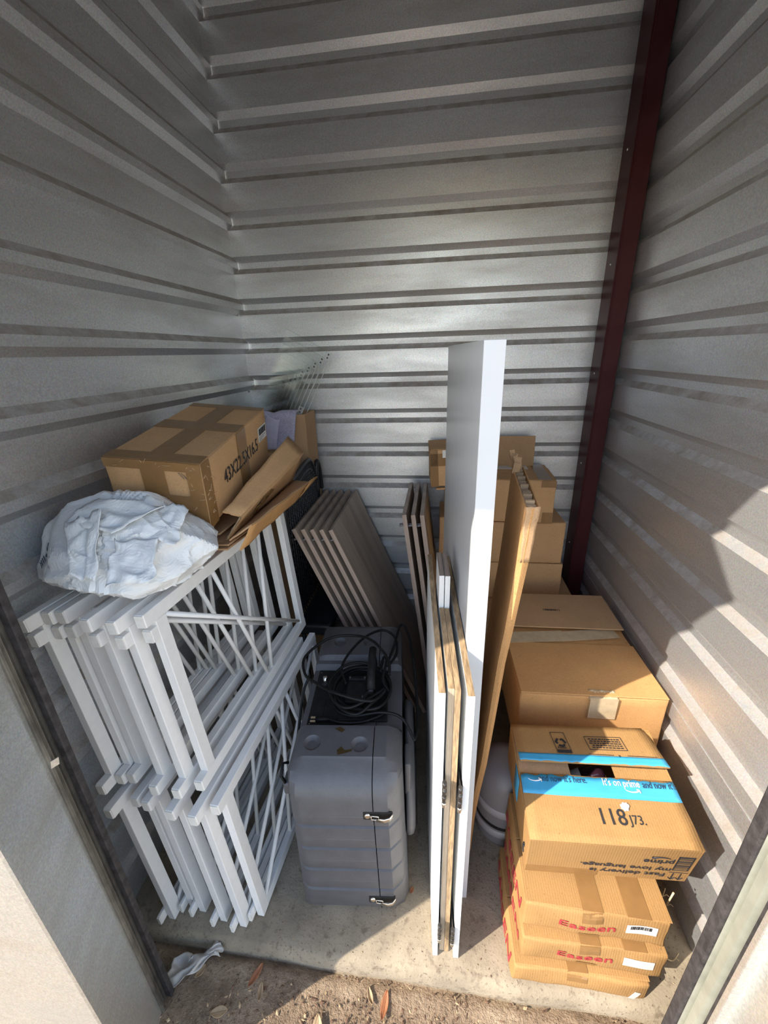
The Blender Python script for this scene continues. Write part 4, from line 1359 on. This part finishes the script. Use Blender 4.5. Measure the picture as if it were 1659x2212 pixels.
frame2(bfp(.655, .52), 0.044, 0.019, 0.0012)
b.build('print_frame', 'ink', am)
text(am, 'PAPER', 0.008, bfp(.335, .5) - X_ * .013 - slope * .019, X_, slope, 'ink')
for k, s_ in enumerate(('THIS CORRUGATED BOARD MEETS', 'ALL CONSTRUCTION REQUIREMENTS', 'OF APPLICABLE FREIGHT CLASSIFICATION', 'ALAN MFG CORPORATION AMERICA')):
    pass
b = MB()
rnd = random.Random(3)
for k in range(5):
    q = bfp(.655, .52) + slope * (.012 - .0062 * k)
    x = -0.038 + .006 * rnd.random()
    while x < 0.036:
        l_ = rnd.uniform(.003, .009)
        b.bar(q + X_ * x, q + X_ * min(x + l_, .038), 0.0028, 0.0005, up=nn)
        x += l_ + .0022
b.build('small_print', 'ink', am)
text(am, 'F', 0.009, bfp(.70, .17), X_, slope, 'ink')
b = MB()
b.bar(bfp(.50, .22), bfp(.67, .22), 0.0012, 0.0005, up=nn)
b.bar(bfp(.76, .22), bfp(.96, .22), 0.0012, 0.0005, up=nn)
b.build('fold_line', 'ink', am)
# bottle inside
bt = thing('bottle', 'dark bottle with white label inside the open blue-taped carton', 'bottle', am.matrix_world @ V((0.165, 0.172, 0.068)), R3(1.27, 10.26, -3.5) @ R3(0, -18, 62))
MB().lathe([(0, -0.05), (0.026, -0.05), (0.028, -0.046), (0.028, 0.02), (0.026, 0.03), (0.020, 0.036)], 28).build('body', 'wine', bt)
MB().lathe([(0.0286, -0.04), (0.0286, 0.014)], 28).build('label', 'label', bt)
MB().lathe([(0.020, 0.034), (0.020, 0.052), (0.017, 0.062), (0.009, 0.068), (0, 0.069)], 28).build('cap', 'wine', bt)

wd = thing('tissue_wad', 'small white tissue wad on the carton lid beside 118', 'tissue', am.matrix_world @ V((0.222, 0.073, h + 0.0062)), R3(0, 10, -3))
b = MB()
bmesh.ops.create_icosphere(b.bm, subdivisions=3, radius=0.008)
for v in b.bm.verts:
    v.co = v.co * (1 + 0.5 * noise.noise(v.co * 260)); v.co.z = max(v.co.z * .55, -0.003) + 0.003
b.build('wad', 'wad', wd)

# big box with flaps
bb = thing('cardboard_box', 'large orange-brown carton with one raised flap, between the slab and right wall', 'box', (1.095, -0.885, 0.315), R3(1.5))
w, d, h = 0.402, 0.50, 0.212
carton_body(w, d, h, 21, 0.0035, 8, 0.005, 'kraft3', bb, bulge=0.004)
MB().box((0.001, 0.001, h + .001), (w - .001, 0.222, h + .005)).bevel(0.001, 1).build('flap', 'kraft3', bb)
MB().box((0.001, 0.30, h + .0015), (w - .001, d, h + .006), Matrix.Rotation(rad(2), 4, 'X')).bevel(0.001, 1).build('flap', 'kraft4', bb)
patch(bb, 'paper_tape', 'papertape', (0.0, 0.214, h + .0048), (1, .10, 0), (-.10, 1, 0), 0.20, 0.055, 0.0008)
patch(bb, 'paper_tape', 'papertape', (0.18, 0.23, h + .0052), (1, .16, 0), (-.16, 1, 0), 0.20, 0.05, 0.0008)
patch(bb, 'paper_tape', 'papertape', (0.19, -0.006, h - 0.072), X_, Z_, 0.075, 0.074, 0.001)
b = MB().sheet(bilin((0.188, -0.006, h - .004), (0.268, -0.006, h - .004), (0.192, 0.022, h + .006), (0.262, 0.02, h + .006), 14, 6, lambda a, c: (0, 0, .006 * max(0, noise.noise(V((a * 9, c * 5, 2)))))), 0.0012)
b.build('crumpled_tape', 'papertape', bb)
text(bb, '138085011', 0.0135, (0.155, 0.385, h + .0205), X_, Y_, 'ink', fit=0.058, bold=0.0001)
b = MB()
for k in range(40):
    b.bar((0.004 + .0098 * k, 0.2995, h + .0125), (0.008 + .0098 * k, 0.2995, h + .0155), 0.001, 0.002)
b.build('fluted_edge', 'fluted', bb)

sb = thing('cardboard_box', 'hidden brown carton under the large orange-brown carton', 'box', (1.185, -0.85, 0.002))
carton_body(0.30, 0.45, 0.305, 23, 0.002, 6, 0.004, 'kraft4', sb)

# stacked plain cartons at the back right
def plain(o, dims, seed, label, R=None, mt='kraft', tapes=True, seam='x'):
    t = thing('cardboard_box', label, 'box', o, R, 'plain cartons stacked at the back right')
    w, d, h = dims
    carton_body(w, d, h, seed, 0.002, 6, 0.004, mt, t)
    flaps(t, w, d, h, mt, 0.002, 0.002, seam)
    if tapes:
        patch(t, 'tape', 'tape', (w - .055, -0.002, h - .026), X_, Z_, 0.055, .026, 0.0006)
        patch(t, 'tape', 'tape', (w - .04, -0.002, 0), X_, Z_, 0.04, .045, 0.0006)
        patch(t, 'tape', 'tape', (w - .065, 0, h + .0022), X_, Y_, 0.05, d, 0.0006)
    return t
plain((1.055, -0.335, 0.0), (0.385, 0.30, 0.435), 31, 'lowest wide carton of the back right stack, only its top rim showing', tapes=False)
plain((1.03, -0.26, 0.440), (0.338, 0.235, 0.172), 32, 'plain carton second from bottom of the back right stack', R3(0.5), tapes=False)
plain((1.02, -0.265, 0.617), (0.338, 0.24, 0.180), 33, 'plain carton under the taped one in the back right stack', R3(1.5), tapes=False)
t = plain((1.00, -0.262, 0.802), (0.297, 0.235, 0.175), 34, 'taped carton topmost of the back right stack, one flap standing up', R3(-2))
MB().box((0.0, 0.19, 0.178), (0.245, 0.194, 0.325), R3(0, -6).to_4x4()).bevel(0.001, 1).build('raised_flap', 'kraft4', t)
patch(t, 'inner_liner', 'label', (0.03, 0.150, 0.1772), X_, Y_, 0.185, 0.055, 0.001)
MB().box((0.298, 0.03, 0.04), (0.302, 0.20, 0.172)).bevel(0.001, 1).build('side_flap', 'kraft4', t)
lb_ = 'brown cartons stacked left of the white slab'
for o, dm, sd_, nm, ttl in (((0.925, -0.23, 0.0), (0.08, 0.20, 0.615), 41, 'tall narrow', 'hidden tall carton under the small carton behind the white slab'),
                       ((0.858, -0.225, 0.622), (0.135, 0.20, 0.175), 42, 'small', 'small carton behind the white slab, just above the leaning white boards'),
                       ((0.878, -0.215, 0.803), (0.115, 0.19, 0.12), 43, 'narrow', 'narrow carton edge beside the slab, under the tilted taped carton')):
    t = thing('cardboard_box', ttl, 'box', o, None, lb_)
    carton_body(*dm, sd_, 0.002, 6, 0.003, 'kraft', t)
    flaps(t, *dm, 'kraft', 0.002, 0.002, 'x')
t = thing('cardboard_box', 'taped tilted carton high on the back stack, left of the white slab', 'box', (0.822, -0.24, 0.938), R3(4, 0, -2.5), lb_)
carton_body(0.165, 0.19, 0.150, 44, 0.003, 6, 0.004, 'kraft', t)
flaps(t, 0.165, 0.19, 0.150, 'kraft', 0.002, 0.002, 'y')
patch(t, 'tape', 'tape', (0, -0.002, 0.085), X_, Z_, 0.16, 0.05, 0.0006)
patch(t, 'tape', 'tape', (0.0, -0.002, 0.0), X_, Z_, 0.03, 0.15, 0.0006)
patch(t, 'sticker', 'label', (0.048, -0.003, 0.118), X_, Z_, 0.05, 0.03, 0.0006)
for k in range(1):
    MB().box((0.02, -0.012, -0.010), (0.15, 0.0, -0.004)).build('loose_flap', 'kraft3', t)

# jug
jg = thing('water_jug', 'frosted grey plastic water jug on the floor beside the white slab', 'jug', (1.072, -0.905, 0.0))
MB().lathe([(0, 0.0), (0.070, 0.0), (0.080, 0.006), (0.085, 0.02), (0.085, 0.235), (0.078, 0.262), (0.055, 0.285), (0.030, 0.296), (0.0, 0.297)], 48).build('body', 'jug', jg)
for z in (0.060, 0.150):
    MB().lathe([(0.0852, z - .014), (0.0885, z - .010), (0.0895, z), (0.0885, z + .010), (0.0852, z + .014)], 48, (0, 0, 0)).build('hoop', 'jugband', jg)
MB().lathe([(0.0852, 0.082), (0.0856, 0.084), (0.0856, 0.094), (0.0852, 0.096)], 48).build('groove_ring', 'plasticdark', jg)
b = MB()
b.box((-0.004, -0.0865, 0.20), (0.028, -0.0845, 0.235))
b.build('label', 'ink', jg)

# ================================================================== GROUND LITTER
def leaf(x, y, L_, W_, rot, mt, label, curl=0.004, zz=None):
    z0 = ZG + 0.010 * noise.noise(V((x * 7, y * 7, 0))) + 0.007
    t = thing('leaf', label, 'leaf', (x, y, z0 if zz is None else zz), R3(rot))
    grid = []
    for i in range(13):
        s = i / 12
        ww = W_ / 2 * sin(pi * s) ** 0.75 + 0.0004
        grid.append([((s - .5) * L_, ww * k, curl * (k * k) + curl * .8 * (s - .5) ** 2 * 4 + .001) for k in (-1, -.5, 0, .5, 1)])
    MB().sheet(grid, 0.0006).build('blade', mt, t)
    MB().tube([((s / 8 - .5) * L_ - .0, 0, .002 + curl * .8 * (s / 8 - .5) ** 2 * 4) for s in range(9)], 0.0007, 5).build('midrib', mt, t)
    return t
leaf(0.742, -1.345, 0.052, 0.017, 82, 'leaf', 'reddish brown leaf on the sunlit dirt below the white boards')
leaf(0.705, -1.335, 0.034, 0.012, 118, 'leaf2', 'curled tan leaf left of the reddish leaf on the dirt', 0.006)
leaf(0.408, -1.335, 0.050, 0.015, 66, 'leaf', 'long brown leaf on the shaded dirt by the slab edge')
leaf(0.432, -1.362, 0.032, 0.012, 100, 'leaf2', 'small tan leaf right of the long brown leaf in the shade', 0.005)
leaf(0.345, -1.405, 0.040, 0.020, 15, 'leaf2', 'pale tan leaf in the shade near the left pier', 0.005)
leaf(0.590, -1.405, 0.048, 0.024, 100, 'leaf2', 'broad tan leaf on the sunlit dirt at the bottom edge', 0.006)
leaf(0.795, -1.128, 0.018, 0.010, 70, 'leaf', 'tiny orange leaf on the concrete between case and boards', 0.002, 0.002)
leaf(0.262, -1.345, 0.03, 0.014, 60, 'leaf2', 'little tan leaf in front of the plastic scrap', 0.004)
leaf(0.985, -1.395, 0.03, 0.010, 30, 'leaf2', 'thin tan leaf on the sunlit dirt toward the right', 0.004)
leaf(1.12, -1.375, 0.045, 0.016, 75, 'leaf2', 'grey-tan curled leaf on the sunlit dirt below the carton stack', 0.006)

sc_ = thing('plastic_scrap', 'crumpled dirty plastic film lying at the slab edge near the left jamb', 'plastic scrap', (0.235, -1.335, ZG + 0.014), R3(25))
crump((-0.065, -0.028, 0.006), (0.07, -0.012, 0.014), (-0.045, 0.022, 0.010), (0.075, 0.018, 0.018), 0.016, 21, 26, 0.0008).build('film', 'scrap', sc_)

def debris(name, label, n, area, mts, z, smin, smax, seed, cat='debris'):
    rnd = random.Random(seed)
    b = MB()
    for _ in range(n):
        x, y = rnd.uniform(area[0], area[1]), rnd.uniform(area[2], area[3])
        if z is None and (x - .235) ** 2 + (y + 1.335) ** 2 < .095 ** 2:
            continue
        if z is not None and ((0.42 < x < 0.83 and y > -1.23) or (1.03 < x < 1.40 and y > -1.30) or (0.84 < x < 0.97 and y > -1.27) or (0.99 < x < 1.16 and y > -1.0) or x < 0.44):
            continue
        zz = z if z is not None else ZG + 0.010 * noise.noise(V((x * 7, y * 7, 0))) + 0.004
        s = rnd.uniform(smin, smax)
        X = TM((x, y, zz), R3(rnd.uniform(0, 360), rnd.uniform(-25, 25), rnd.uniform(-25, 25)))
        k = rnd.uniform(0.2, 0.7)
        pts = [V((-s, 0, 0)), V((0, -s * k, .0)), V((s, 0, 0)), V((0, s * k, 0.0)), V((0, 0, s * .35))]
        b.poly([X @ p for p in pts], [(0, 1, 4), (1, 2, 4), (2, 3, 4), (3, 0, 4), (3, 2, 1, 0)], rnd.randrange(len(mts)))
    o = b.build(name, mts)
    return tag(o, label, cat, kind='stuff')
debris('ground_litter', 'dry wood chips and leaf crumbs scattered over the dirt', 4200, (0.1, 1.6, -1.72, -1.305), ['leafdark', 'leafdark', 'leaf2', 'leafdark', 'dirt'], None, 0.0015, 0.0075, 1)
debris('floor_litter', 'dark crumbs and specks on the concrete floor', 900, (0.35, 1.5, -1.285, -0.9), ['leafdark', 'leaf2', 'leafdark'], 0.001, 0.0008, 0.0032, 2)
debris('jamb_debris', 'brown leaf crumbs caught along the foot of the left door track', 130, (0.215, 0.262, -1.43, -1.345), ['leaf2', 'straw', 'leaf'], None, 0.002, 0.007, 4)

# dry roots by the right wall, beside the carton stack
for k, (pts, lab) in enumerate((
        (((1.408, -1.19, 0.262), (1.400, -1.195, 0.235), (1.402, -1.19, 0.205), (1.412, -1.185, 0.18)), 'pale dry root dangling under the corner of the top carton'),
        (((1.43, -1.13, 0.003), (1.438, -1.12, 0.05), (1.450, -1.115, 0.10), (1.446, -1.12, 0.145)), 'thin curved dry root standing between carton stack and right wall'),
        (((1.40, -1.20, 0.003), (1.425, -1.195, 0.012), (1.452, -1.20, 0.006), (1.475, -1.185, 0.010)), 'thin dry twig on the concrete right of the carton stack'))):
    p0 = V(pts[0])
    t = thing('dry_root', lab, 'root', p0)
    MB().tube([V(p) - p0 for p in spline(pts, 6)], lambda t_: 0.0022 - 0.0012 * t_, 6).build('strand', 'straw', t)
    a = V(pts[2]) - p0
    MB().tube([a, a + V((0.010, 0.002, 0.008)), a + V((0.016, 0.0, 0.004))], 0.0009, 5).build('side_strand', 'straw', t)
